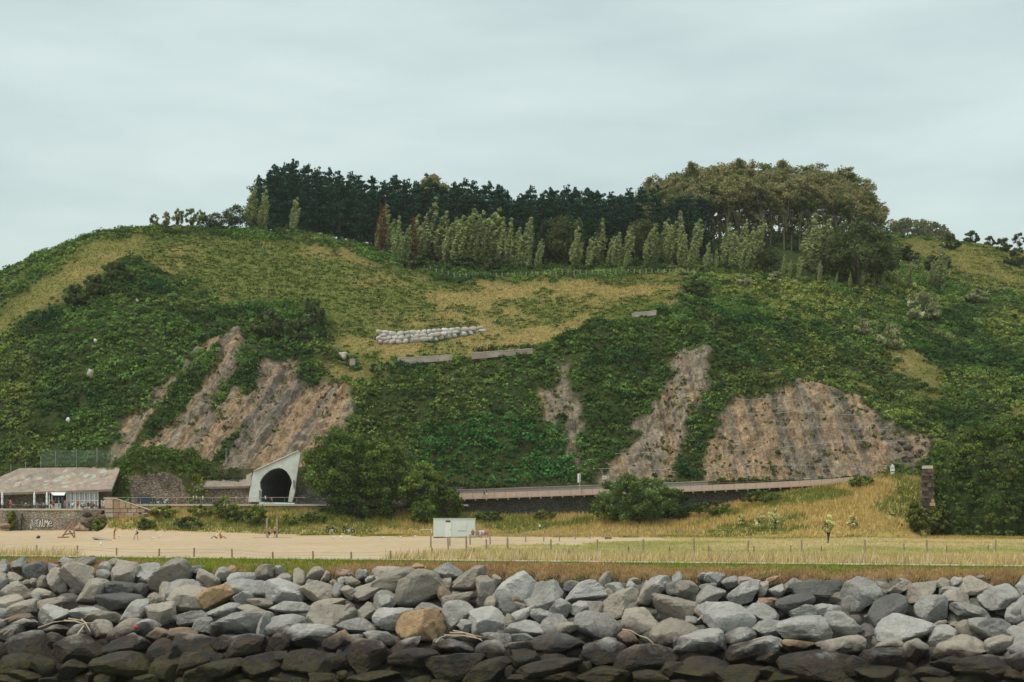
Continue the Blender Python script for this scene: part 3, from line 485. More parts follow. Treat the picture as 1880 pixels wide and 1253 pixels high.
for (px, py, ww, hh, an, k) in rocks:
    c = slope_point(px, py); sc = c[1]/F
    v, fc = rock_verts(rr_, 4 if ww > 22 else 3, int(rr_.integers(8, 13)))
    wx, wz = ww*sc*.5*1.17, hh*sc*.5*1.27; dy = min(max((wx+wz)*.5*rr_.uniform(.85, 1.15), wz*.8), 1.6)
    v = v*[wx, dy, wz]; a = R(an)
    # the listed box already bounds the tilted rock, so shrink the long axis a little when tilting
    kx = 1/(abs(math.cos(a))+.35*abs(math.sin(a))); v = v*[kx*1.05, 1, kx]
    rx = R(rr_.uniform(-14, 14)); v = v@np.array([[1, 0, 0], [0, math.cos(rx), math.sin(rx)], [0, -math.sin(rx), math.cos(rx)]])
    ca, sa = math.cos(a), math.sin(a); v = np.stack([v[:, 0]*ca-v[:, 2]*sa, v[:, 1], v[:, 0]*sa+v[:, 2]*ca], 1)
    mm = RK[k.lower()]; m = mm[int(rr_.integers(len(mm)))]
    me_ = npmesh('boulder', v, fc, None, True); me_.set_sharp_from_angle(angle=R(17)); o = ob('boulder', me_, m, None, c)
    kk = k.lower()
    size = 'huge' if ww*hh > 3600 else ('large' if ww*hh > 1900 else ('middle sized' if ww*hh > 800 else 'small'))
    shape = 'long flat' if ww > 1.95*hh else ('tall upright' if hh > 1.08*ww else ('tilted' if abs(an) >= 18 else 'blocky'))
    colr_ = {'g': 'grey', 'w': 'whitish', 'o': 'tan', 'p': 'reddish', 'd': 'dark grey'}[kk]
    if c[2] < -5.3: colr_, where = 'olive weed covered', 'at the foot of the bank'
    elif c[2] < -4.4: colr_, where = 'dark tide stained', 'low on the bank'
    elif py < 1078: where = 'at the grassy top edge of the bank'
    elif py < 1118: where = 'in the upper dry part of the bank'
    else: where = 'in the dry part just above the tide stain'
    for (nx_, ny_, rad_, txt_) in ((774, 1152, 62, 'beside the huge orange boulder'), (1662, 1156, 62, 'beside the huge cream faceted boulder'), (150, 1150, 40, 'by the tangled driftwood'), (397, 1096, 42, 'beside the large tan boulder near the top'), (850, 1170, 40, 'by the bundle of driftwood sticks')):
        if math.hypot(px-nx_, py-ny_) < rad_: where = txt_; break
    if k == 'O': tag(o, 'huge orange tan boulder standing out among the grey boulders', 'boulder')
    elif k == 'W': tag(o, 'huge cream faceted boulder with a yellowish lower edge', 'boulder')
    elif k == 'o' and abs(px-397) < 8: tag(o, 'large tan boulder wedged near the top of the bank', 'boulder')
    else: lb = '%s %s %s boulder %s' % (size, shape, colr_, where); tag(o, lb, 'boulder', lb.replace(' boulder', ' boulders'))
# rubble that fills the gaps behind and beside the listed boulders
parts = []; edge = []
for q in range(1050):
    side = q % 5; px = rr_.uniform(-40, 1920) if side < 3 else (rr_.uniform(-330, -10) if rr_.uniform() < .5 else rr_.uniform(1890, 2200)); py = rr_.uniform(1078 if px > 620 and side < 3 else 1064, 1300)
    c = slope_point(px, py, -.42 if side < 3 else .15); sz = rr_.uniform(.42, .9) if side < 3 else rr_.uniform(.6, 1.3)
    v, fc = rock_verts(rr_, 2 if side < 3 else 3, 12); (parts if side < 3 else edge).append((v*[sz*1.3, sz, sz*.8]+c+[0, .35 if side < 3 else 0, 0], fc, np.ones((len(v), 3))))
v, f, c = cat(parts); tag(ob('rubble_fill', npmesh('rubble_fill', v, f, None, True), RK['d'][0] if False else stone_mat('fill_stone', (.20, .19, .17), (.27, .255, .225), (.16, .15, .135))), 'rubble packed in the gaps between the boulders', 'rubble', kind='stuff')  # fill stone coloured darker than the boulders to imitate shade in the crevices
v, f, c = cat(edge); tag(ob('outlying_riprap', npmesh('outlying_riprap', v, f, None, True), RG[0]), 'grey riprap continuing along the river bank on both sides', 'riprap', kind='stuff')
# driftwood and a scrap caught in the boulders
stickM = mat('bleached_driftwood', (.42, .34, .25), .85, .2, 6)
def sticks(lst, label):
    o = None
    for (x0, y0, x1, y1, r) in lst:
        a = slope_point(x0, y0, .95); b = slope_point(x1, y1, .95); mid = (a+b)/2+[0, -.1, .12]
        m = MB().tube([a, mid, b], [r, r*.9, r*.5], 6)
        if o is None: o = thing('driftwood', label, 'driftwood', a)
        for i in range(len(m.v)): m.v[i] = tuple(np.array(m.v[i])-np.array(a if False else o.location[:]))
        m.build('branch', stickM, o)
sticks([(118, 1140, 160, 1148, .07), (154, 1150, 137, 1180, .075), (126, 1136, 172, 1149, .05), (70, 1153, 128, 1139, .05), (150, 1137, 166, 1160, .05), (132, 1152, 190, 1143, .04)], 'tangle of bleached driftwood branches lying with one stick pointing down')
sticks([(800, 1180, 818, 1168, .05), (816, 1167, 884, 1174, .06), (826, 1162, 884, 1170, .05), (832, 1158, 870, 1172, .045), (840, 1160, 886, 1177, .04)], 'bundle of driftwood sticks beside the large tan boulder')
sticks([(1281, 1139, 1322, 1109, .05), (1322, 1109, 1362, 1112, .045)], 'long bent driftwood branch around a pale boulder')
sticks([(1382, 1176, 1412, 1174, .05), (1412, 1174, 1436, 1187, .055)], 'short curved driftwood branch under the reddish stone')
sticks([(0, 1144, 28, 1135, .05), (0, 1162, 20, 1157, .045), (6, 1166, 34, 1152, .035)], 'thin driftwood poles between boulders below a reddish slab')
sticks([(1143, 1156, 1175, 1168, .05), (1175, 1168, 1200, 1182, .045)], 'thin twisted branch beside a pinkish topped boulder')
c = slope_point(250, 1152, 1.2); v, fc = rock_verts(rr_, 2, 9); tag(ob('plastic_scrap', npmesh('plastic_scrap', v*[.16, .1, .14], fc), mat('red_plastic', (.50, .03, .025), .4, .1), None, c), 'small red plastic scrap caught between two boulders', 'scrap')
# ---------------------------------------------------------------- trees and shrubs
tr = np.random.default_rng(23)
def limb(m, a, b, r0, r1, bend=.12, n=4):
    a = np.array(a, float); b = np.array(b, float); L_ = np.linalg.norm(b-a); q = [a+(b-a)*t+tr.normal(0, bend*L_*.25, 3)*(0 < t < 1) for t in np.linspace(0, 1, n)]
    m.tube(q, list(np.linspace(r0, r1, n)), 6, cap=False); return q
def crown(cl, per, size, col, jit=.25, cvar=.25, inner=.55):
    cl = np.array(cl, float); col = np.tile(col, (len(cl), 1))*tr.uniform(1-cvar, 1+cvar, (len(cl), 1))
    v, f, c = blobs(cl[:, :3], cl[:, 3:6], per, size, col, tr, jit, inner=inner); return npmesh('crown', v, f, c)
def pine(H=20., col=(.030, .078, .052)):
    m = MB(); top = np.array([tr.normal(0, .4), tr.normal(0, .4), H]); limb(m, (0, 0, -.6), top, .32, .05, .03, 6); cl = []
    nl = 12; W = tr.uniform(.17, .23)*H
    for i in range(nl):
        t = .10+.88*i/nl; z = H*t; wr = W*(1-t)**.5*min(1, .55+t*1.5)*tr.uniform(.6, 1.25)+.3
        k = int(5+4*(1-t)); a0 = tr.uniform(0, 6.28)
        for q in range(k):
            a = a0+q*6.283/k+tr.normal(0, .25); d = wr*tr.uniform(.65, 1.15); e = np.array([math.cos(a)*d, math.sin(a)*d, z+d*tr.uniform(.05, .55)])
            if i % 3 == 0 and q % 2 == 0: limb(m, (0, 0, z), e, .07, .02, .1, 3)
            for h in ((.6, .85), (1.0, .75)) if d > 1.2 else ((1., .8),):
                s_ = (.55+.2*d)*h[1]*tr.uniform(.7, 1.3); cl.append((e[0]*h[0], e[1]*h[0], z+(e[2]-z)*h[0], s_*1.1, s_*1.1, s_*.8))
    for q in range(4): cl.append((top[0]+tr.normal(0, .4), top[1]+tr.normal(0, .4), H-.45*q, .45+.12*q, .45+.12*q, .6))
    return m.mesh('trunk', True), crown(cl, 20, .33, np.array(col), .35, .45)
def poplar(H=11., col=(.33, .375, .165), wid=.175):
    m = MB(); ln = tr.uniform(.03, .10)*H; top = np.array([ln, 0, H*.93]); limb(m, (0, 0, -.5), top*[.6, 1, .9], .16, .04, .03, 5); cl = []
    ns = int(tr.integers(4, 7))
    for s_ in range(ns):                             # upright leaders, tips swept by the wind
        a = tr.uniform(0, 6.28); r0 = tr.uniform(.2, 1.)*wid*H*.75; h1 = H*(1 if s_ == 0 else tr.uniform(.55, .9)); z0 = H*tr.uniform(.08, .2)
        for t in np.linspace(0, 1, 11):
            z = z0+(h1-z0)*t; rr0 = r0*min(1, .4+t*1.2)*(1-.55*t); x = math.cos(a)*rr0+ln*t**2.2*1.1; y = math.sin(a)*rr0
            s2_ = H*wid*.42*(.55+.9*t)*(1.12-t)**.55; cl.append((x+tr.normal(0, .12), y+tr.normal(0, .12), z, s2_*.9, s2_*.9, s2_*1.35))
        limb(m, (0, 0, z0*.5), (math.cos(a)*r0*.6, math.sin(a)*r0*.6, h1*.7), .06, .02, .05, 3)
    return m.mesh('trunk', True), crown(cl, 38, .24, np.array(col), .3, .18, .35)
def eucalypt(H=25., col=(.125, .125, .055)):
    m = MB(); fork = H*tr.uniform(.3, .45); limb(m, (0, 0, -.6), (tr.normal(0, .4), 0, fork), .34, .24, .05, 4); cl = []
    for b in range(int(tr.integers(6, 9))):
        a = tr.uniform(0, 6.28); d = H*tr.uniform(.03, .16); e = np.array([math.cos(a)*d, math.sin(a)*d, H*tr.uniform(.60, .91)]); limb(m, (0, 0, fork*.97), e, .2, .05, .12, 4)
        for q in range(8):
            o = np.clip(tr.normal(0, 1, 3), -1.8, 1.3)*[1.6, 1.6, 1.3]; s_ = tr.uniform(1.0, 1.9); cl.append((*(e+o-[0, 0, .6]), s_*1.15, s_*1.15, s_*.8))
    for q in range(16):
        a = tr.uniform(0, 6.28); d = H*tr.uniform(.03, .13); s_ = tr.uniform(.7, 1.2); cl.append((math.cos(a)*d, math.sin(a)*d, H*tr.uniform(.22, .8), s_, s_, s_*.85))
    return m.mesh('trunk', True), crown(cl, 66, .36, np.array(col), .3, .3, .35)
def broadleaf(H=8., W=7., col=(.04, .07, .018), ncl=60, per=60, size=.24, low=.12, cs=.17, dome=.5, trunk=True):
    m = MB(); limb(m, (0, 0, -.5), (tr.normal(0, .1), 0, H*.55), H*.022+.04, H*.012+.02, .06, 4); cl = []
    for q in range(ncl):
        d = tr.normal(0, 1, 3); d /= np.linalg.norm(d); t = tr.uniform(.45, 1)**.6; zc = H*(low+(1-low)*dome); hz_ = H*(1-low)*(1-dome if d[2] > 0 else dome)
        p = np.array([d[0]*W/2*t*.86, d[1]*W/2*t*.86, zc+d[2]*hz_*t*.9]); s_ = cs*min(H, W)*tr.uniform(.55, 1.15); cl.append((*p, s_*1.1, s_*1.1, s_*.75))
        if q < 14: limb(m, (0, 0, H*tr.uniform(.15, .5)), p, H*.012, .02, .12, 3)
    return m.mesh('trunk', True), crown(cl, per, size, np.array(col), .38, .5, .3)
def place_tree(pr, name, label, cat_, loc, H, H0, rz=None, group=None, bark=barkM, wx=1.0, trunk='trunk', top='crown'):
    k = H/H0; e = thing(name, label, cat_, loc, tr.uniform(0, 6.28) if rz is None else rz, group, (k*wx, k*wx, k))
    ob(trunk, pr[0], bark, e); ob(top, pr[1], leafM, e); return e
def topz(px, py, Z): return EYE+(HY-py)*Z/F
PINES = [pine() for _ in range(6)]; POPS = [poplar() for _ in range(6)]; EUC = [eucalypt(25., (.265, .25, .115)) for _ in range(4)]+[eucalypt(25., (.14, .175, .065))]
# dark pine wood on the crest
PT = np.array([(468, 345), (480, 318), (500, 297), (545, 291), (575, 301), (600, 312), (640, 316), (700, 324), (760, 322), (830, 328), (900, 338), (980, 344), (1060, 345), (1120, 344), (1180, 348), (1240, 336), (1290, 345)], float)
for q in range(118):
    row = q % 3; px = 478+(1285-478)*((q//3)+tr.uniform(-.3, .3))/39.; Zc = np.interp(px, hpx, KZ[:, 3])
    Z = Zc+(26, 42, 60)[row]+tr.uniform(-4, 4); zg = float(hill_z(px, Z)); tp = np.interp(px, PT[:, 0], PT[:, 1])+tr.uniform(-4, 16)+(20 if row == 0 else 0)+(6 if row == 1 else 0)
    H = max(9., topz(px, tp, Z)-zg)
    place_tree(PINES[q % 6], 'pine_tree', '%s dark green pine %s of the crest wood %s' % (('short', 'middling', 'tall')[int(H > 17)+int(H > 21.5)], ('in the front row', 'in the middle', 'at the back')[row], 'near the round trees' if px < 640 else ('above the stone wall' if px < 960 else 'beside the eucalyptus grove')), 'pine tree', ((px-HX)*Z/F, Z, zg), H, 20., None, '%s pines %s %s' % (('short', 'middling', 'tall')[int(H > 17)+int(H > 21.5)], ('in front', 'in the middle', 'at the back')[row], 'near the round trees' if px < 640 else ('above the stone wall' if px < 960 else 'beside the grove')), wx=min(1.25, 17/H+.25))
brown = (pine(20., (.16, .08, .045)))
for px, tp, Z in ((702, 376, 432), (758, 398, 434)):
    zg = float(hill_z(px, Z)); place_tree(brown, 'pine_tree', 'dead russet brown pine in front of the dark wood' if px < 720 else 'low russet pine crown half hidden by pale poplars', 'pine tree', ((px-HX)*Z/F, Z, zg), topz(px, tp, Z)-zg, 20., wx=.7)
# eucalyptus grove on the dome at the right
ET = np.array([(1165, 352), (1190, 334), (1220, 313), (1260, 302), (1320, 296), (1400, 291), (1460, 294), (1520, 300), (1560, 312), (1600, 342), (1622, 372), (1632, 405)], float)
for q in range(84):
    row = q % 3; px = 1176+(1622-1176)*((q//3)+tr.uniform(-.35, .35))/27.5; Zc = np.interp(px, hpx, KZ[:, 4]); Z = Zc+(-38, -14, 8)[row]+tr.uniform(-5, 5); zg = float(hill_z(px, Z))
    tp = np.interp(px, ET[:, 0], ET[:, 1])+tr.uniform(-3, 6)+(32 if row == 0 else (14 if row == 1 else 0)); H = max(8., topz(px, tp, Z)-zg)
    place_tree(EUC[q % 5], 'eucalyptus_tree', '%s eucalyptus %s of the domed grove %s' % ('dark olive' if q % 5 == 4 else 'olive brown', ('at the front', 'inside the middle', 'on the skyline')[row], 'next to the pines' if px < 1330 else ('at its highest part' if px < 1500 else 'at its outer end')), 'eucalyptus', ((px-HX)*Z/F, Z, zg), H, 25., None, '%s eucalyptus %s %s' % ('dark' if q % 5 == 4 else 'olive', ('front', 'inside', 'skyline')[row], 'by the pines' if px < 1330 else ('high' if px < 1500 else 'outer end')), barkpaleM, wx=1.1)
for px, tp, Z in ((797, 304, 474), (1165, 402, 440)):
    zg = float(hill_z(px, Z)); place_tree(EUC[0], 'eucalyptus_tree', 'pale rounded eucalyptus rising above the dark pines' if px < 900 else 'broad olive eucalyptus between poplars below the pine wood', 'eucalyptus', ((px-HX)*Z/F, Z, zg), topz(px, tp, Z)-zg, 25., None, None, barkpaleM, 1.2)
# poplars along the edge of the wood
POPL = [(459, 415, 346), (482, 416, 352), (536, 422, 363), (557, 426, 385), (667, 447, 418), (699, 462, 378), (713, 466, 405), (735, 482, 428), (755, 478, 396), (788, 480, 366), (808, 484, 390), (838, 494, 398), (852, 494, 388), (878, 494, 392), (900, 492, 384), (930, 494, 404), (963, 496, 402), (988, 496, 440), (990, 484, 402), (1056, 496, 420), (1079, 496, 436), (1098, 486, 404), (1130, 496, 428), (1150, 494, 420), (1148, 499, 458), (1201, 492, 430), (1214, 486, 403), (1240, 490, 391), (1251, 496, 432), (1274, 490, 405), (1268, 500, 446), (1298, 502, 448), (1312, 503, 458), (1331, 494, 413), (1360, 494, 412), (1364, 503, 432), (1387, 497, 406), (1438, 510, 470), (1465, 517, 472), (1483, 502, 397), (1508, 503, 405), (1504, 522, 480), (1535, 526, 500), (1560, 530, 500), (1582, 531, 488), (1603, 532, 502), (1620, 534, 498), (1670, 527, 478), (1692, 523, 490), (1725, 532, 450), (690, 460, 410), (725, 478, 400), (745, 480, 415), (770, 482, 410), (822, 490, 402), (866, 494, 396), (890, 493, 395), (915, 494, 402), (945, 495, 420), (1120, 494, 435), (1190, 493, 415), (1226, 491, 416), (1345, 497, 425), (1375, 497, 420), (1495, 506, 420), (1450, 513, 478), (1650, 529, 490), (1710, 529, 480)]
for q, (px, bp_, tp) in enumerate(POPL):
    g = hit_hill(px, bp_, 380); H = topz(px, tp, g[1])-g[2]; wd = 1.0 if H < 7 else (1.4 if px not in (1483, 1508) else 1.7)
    lab = 'small pale young poplar at the foot of the wood on the right slope' if H < 7.5 and px > 1400 else ('small pale poplar among taller ones at the wood edge' if H < 8 else ('pale poplar beside the row of round trees on the crest' if px < 600 else ('tall pale poplar in front of the %s' % ('russet pines' if px < 770 else ('dark pines above the stone wall' if px < 960 else ('dark pines right of the stone wall' if px < 1300 else 'eucalyptus grove'))))))
    place_tree(POPS[q % 6], 'poplar_tree', lab, 'poplar tree', g, H, 11., tr.normal(0, .25), {'s': 'small young poplars', 'm': 'small poplars at the wood edge'}.get('s' if lab.startswith('small pale young') else ('m' if lab.startswith('small') else ''), 'crest poplars' if px < 600 else lab.replace('poplar', 'poplars')), barkM, wd)
# round and broad trees
RT = [broadleaf(5., 4.4, (.19, .225, .075), 30, 45, .22) for _ in range(2)]
for q, (px, tp) in enumerate(((284, 396), (306, 394), (327, 388), (349, 388), (367, 390))):
    g = hit_hill(px, 421, 395); place_tree(RT[q % 2], 'round_tree', 'small round tree in the row on the open skyline', 'tree', g, 1.2*(topz(px, tp, g[1])-g[2]), 5., None, 'round trees on the skyline', barkM, .68)
BD = broadleaf(10., 10., (.085, .11, .042), 70, 55, .28)
for px, bp_, tp, wx, lab in ((394, 420, 391, 1.5, 'low dark shrub with brownish top beside the round trees'), (432, 418, 376, 1.0, 'bright olive bush between the round trees and the wood'), (1040, 490, 394, .85, 'rounded dark tree among the poplars below the pines'), (1180, 488, 402, .8, 'rounded olive tree between poplars at the wood edge'), (1578, 528, 406, 1.15, 'large dark rounded tree at the right end of the wood'), (1620, 520, 440, .9, 'dark spreading tree beside the large rounded one'), (1540, 515, 425, .8, 'dark olive tree between tall poplars and the rounded tree'), (1415, 500, 452, 1.1, 'low bush at the foot of the eucalyptus grove')):
    g = hit_hill(px, bp_, 380); place_tree(BD, 'broad_tree', lab, 'tree', g, topz(px, tp, g[1])-g[2], 10., None, None, barkM, wx)
# shrubs on the slopes
SH = [broadleaf(3., 5., (.085, .11, .045), 34, 40, .26, .0, .2, .35), broadleaf(3., 5., (.36, .37, .20), 34, 40, .24, .0, .2, .35)]
for px, bp_, wpx, hpx_, k, lab in ((217, 522, 62, 40, 0, 'large dark shrub on the left ridge between dry grass and scrub'), (175, 545, 50, 38, 0, 'dark shrub beside the largest shrub on the left ridge'), (140, 560, 55, 36, 0, 'lowest dark shrub in the line on the left ridge'), (572, 612, 55, 62, 0, 'tall dark shrub at the left edge of the pasture'), (548, 640, 60, 50, 0, 'dark shrub above the top of the left rock scar'), (495, 620, 70, 50, 0, 'wide dark shrub between the two tops of the left rock scar'), (1363, 528, 42, 22, 1, 'pale flowering shrub at the top of the right slope'), (1425, 520, 40, 20, 1, 'pale flowering shrub below the young poplars'), (1695, 588, 74, 50, 1, 'largest pale flowering shrub on the right slope'), (1586, 615, 44, 28, 1, 'pale shrub left of a larger one on the right slope'), (1637, 640, 62, 42, 1, 'grey green shrub with pale top on the middle right slope'), (1790, 556, 60, 24, 1, 'low pale shrub near the light green far pasture'), (1290, 588, 20, 24, 0, 'small dark shrub at the top of the scrub spur'), (1745, 458, 44, 28, 0, 'dark round bush on the far right pasture edge'), (1785, 446, 34, 22, 0, 'small round bush on the right skyline'), (1818, 446, 24, 18, 0, 'smallest round bush on the right skyline'), (1842, 462, 34, 24, 0, 'dark bush below the right skyline'), (1868, 490, 50, 34, 0, 'wide dark bush on the far right pasture'), (1660, 480, 60, 26, 0, 'low bush beside the large dark rounded tree'), (1720, 500, 70, 30, 0, 'low wide bush above the lone poplar'), (1280, 545, 60, 30, 0, 'dark bush at the right corner of the pasture'), (850, 496, 70, 28, 0, 'dark bush at the foot of the poplars above the fence'), (905, 498, 60, 22, 0, 'low bush above the pasture fence'), (760, 492, 60, 24, 0, 'bush at the left foot of the poplar row')):
    g = hit_hill(px, bp_, 330 if px < 700 or bp_ > 530 else 400); k_ = g[1]/F; e = thing('shrub', lab, 'shrub', g, tr.uniform(0, 6), None, (wpx*k_/5, wpx*k_/5, hpx_*k_/2.9)); ob('stems', SH[k][0], barkM, e); ob('foliage', SH[k][1], leafM, e)
g = hit_hill(1872, 452, 440); place_tree(broadleaf(9., 7., (.06, .07, .03), 26, 40, .3, .3, .13), 'lone_tree', 'lone thin tree on the far right skyline', 'tree', g, 7., 9.)
# the hedge along the crest skyline and the understorey along the wood's edge
px = tr.uniform(165, 345, 260); cen = np.array([hit_hill(p_, 428, 405) for p_ in px[:60]])[np.arange(260) % 60]+tr.normal(0, .8, (260, 3))*[1.5, 1, .3]
v, f, c = blobs(cen, np.full((260, 3), .8), 22, .24, np.tile([.085, .125, .035], (260, 1)), tr); tag(ob('crest_hedge', npmesh('crest_hedge', v, f, c), leafM), 'low green hedge running along the left skyline of the hill', 'hedge')
px = np.linspace(500, 1650, 330); EL = np.array([(500, 428), (560, 434), (640, 452), (700, 478), (760, 500), (830, 506), (1280, 498), (1400, 506), (1500, 520), (1650, 536)], float)
cen = np.array([hit_hill(p_, np.interp(p_, EL[:, 0], EL[:, 1])-tr.uniform(3, 16), 395) for p_ in px])+tr.normal(0, .6, (330, 3)); rd = tr.uniform(.8, 1.9, (330, 1))
v, f, c = blobs(cen+[0, 0, .3], rd*[1.2, 1.2, .9], 46, .28, np.array([.078, .115, .032])*tr.uniform(.6, 1.5, (330, 1)), tr); tag(ob('wood_undergrowth', npmesh('wood_undergrowth', v, f, c), leafM), 'dense green undergrowth along the foot of the poplars', 'undergrowth', kind='stuff')
px = tr.uniform(1175, 1622, 420); Zu = np.interp(px, hpx, KZ[:, 4])-tr.uniform(-12, 44, 420); cen = np.array([((a_-HX)*b_/F, b_, float(hill_z(a_, b_))) for a_, b_ in zip(px, Zu)]); cen[:, 2] += tr.uniform(0, 1, 420)**1.5*6.5; rd = tr.uniform(.8, 1.8, (420, 1))
v, f, c = blobs(cen, rd*[1.2, 1.2, 1.], 40, .32, np.array([.105, .125, .045])*tr.uniform(.6, 1.4, (420, 1)), tr); tag(ob('grove_undergrowth', npmesh('grove_undergrowth', v, f, c), leafM), 'dark green undergrowth between the eucalyptus trunks', 'undergrowth', kind='stuff')
px = tr.uniform(1632, 1752, 150); cen = np.array([P(p_, np.interp(p_, (1630, 1665, 1700, 1730, 1752), (408, 404, 408, 416, 440))+tr.uniform(0, 30), 845+tr.uniform(-12, 12)) for p_ in px])
v, f, c = blobs(cen, tr.uniform(1.5, 3.2, (150, 1))*[1, 1, .8], 40, .7, np.array([.16, .165, .08])*tr.uniform(.7, 1.3, (150, 1)), tr); tag(ob('far_wood', npmesh('far_wood', v, f, c), leafM), 'hazy far wood on the distant ridge', 'wood', kind='stuff')
# big trees and bushes on the flat by the promenade
def big_tree(px, bp_, tp, wpx, Z, col, lab, name='alder_tree', cat_='tree', ncl=110, per=95, low=.1, size=.25, cs=.12, dome=.45):
    b = P(px, bp_, Z); b[2] = min(b[2], float(ground_z(b[0], Z)))if Z < 297 else b[2]; H = topz(px, tp, Z)-b[2]; W = wpx*Z/F
    pr = broadleaf(H, W, col, ncl, per, size, low, cs, dome); return place_tree(pr, name, lab, cat_, b, H, H, 0.)
big_tree(622, 942, 782, 150, 293, (.12, .18, .044), 'largest dark green tree beside the tunnel mouth', ncl=190)
big_tree(705, 944, 797, 120, 291, (.13, .195, .046), 'dark green tree right of the largest tree by the tunnel', ncl=160)
big_tree(772, 946, 848, 110, 290, (.155, .22, .05), 'green tree between the dark trees and the walkway', ncl=130)
big_tree(818, 948, 888, 70, 289, (.115, .165, .036), 'low bright green bush at the left end of the walkway', 'bush', 'bush', 60, 80, .0, .22, .17, .4)
big_tree(775, 966, 915, 62, 283, (.125, .185, .040), 'bright green bush behind the white cabin', 'bush', 'bush', 60, 80, .0, .2, .17, .4)
big_tree(660, 950, 900, 170, 288, (.055, .085, .024), 'dark undergrowth bush at the foot of the big trees', 'bush', 'bush', 70, 80, .0, .24, .2, .4)
big_tree(1165, 962, 868, 190, 284, (.12, .18, .056), 'large rounded green bush in front of the walkway', 'bush', 'bush', 170, 100, .0, .26, .14, .4)
big_tree(1235, 955, 898, 90, 286, (.065, .11, .036), 'smaller dark bush beside the large rounded bush', 'bush', 'bush', 70, 80, .0, .24, .17, .4)
for px, bp_, tp, wpx, lab in ((1684, 980, 922, 46, 'olive upright bush at the foot of the ruined pier'), (1720, 980, 925, 36, 'narrower green bush right of the ruined pier foot')):
    g = hit_ground(px, bp_); big_tree(px, bp_, tp, wpx, min(g[1], 262), (.14, .165, .045), lab, 'bush', 'bush', 60, 80, .0, .2, .16, .45)
for px, bp_, tp, wpx, lab in ((1760, 981, 962, 14, 'low green sapling left of two others in the dry field'), (1777, 982, 961, 16, 'low green sapling in the middle of three'), (1795, 982, 963, 18, 'low green sapling right of two others')):
    g = hit_ground(px, bp_); big_tree(px, bp_, tp, wpx, min(g[1], 262), (.11, .17, .045), lab, 'sapling', 'sapling', 14, 40, .0, .16, .22, .5)
for px, bp_, tp, wpx, lab in ((1520, 1000, 944, 26, 'pale willow sapling with a bare stem in the field'), (1393, 975, 935, 20, 'pale willow shrub left of a taller one on the bank'), (1423, 974, 930, 24, 'tallest pale willow shrub on the dry bank'), (1362, 968, 942, 14, 'smallest pale willow shrub on the dry bank'), (1565, 972, 946, 22, 'thin pale willow shrub near the reddish bare patch')):
    g = hit_ground(px, bp_); big_tree(px, bp_, tp, wpx, min(g[1], 275), (.56, .56, .27), lab, 'willow_sapling', 'sapling', 22, 30, .25 if px == 1520 else .05, .17, .2, .5)
for q, (px, bp_, tp, wpx, k, lab) in enumerate(((415, 952, 906, 50, 1, 'tall green bush rising in front of the promenade rail'), (470, 966, 925, 44, 1, 'round green bush below the tunnel mouth'), (440, 960, 932, 60, 0, 'dark bush between two taller ones below the promenade'), (345, 972, 946, 60, 0, 'dark bush on the bank behind the sand'), (270, 972, 952, 40, 0, 'low dark bush below the orange buoy'), (300, 952, 928, 60, 1, 'green bush at the foot of the promenade wall'), (372, 950, 926, 60, 1, 'wide bush on the bank below the parked bicycles'), (530, 966, 945, 36, 1, 'small round bush alone on the dry bank'), (180, 968, 948, 22, 1, 'bright green bush among the dark rocks of the terrace corner'), (22, 955, 936, 18, 1, 'small bush growing on the terrace wall'), (575, 962, 940, 60, 0, 'bush on the bank left of the dark trees'), (900, 958, 936, 60, 0, 'weeds below the walkway wall'), (1000, 955, 934, 50, 1, 'low green weeds against the walkway wall'), (1310, 948, 915, 80, 0, 'low dark bush under the right part of the walkway'), (1400, 925, 900, 90, 0, 'dark weeds below the rising walkway'), (1580, 895, 872, 60, 1, 'green bush where the walkway meets the bank'))):
    g = hit_ground(px, bp_); Z = min(g[1], 294) if px not in (180, 22) else {180: 286.4, 22: 288.6}[px]; big_tree(px, bp_, tp, wpx, Z, ((.105, .14, .040), (.18, .22, .052))[k], lab, 'bush', 'bush', 44, 60, .0, .2, .19, .4)
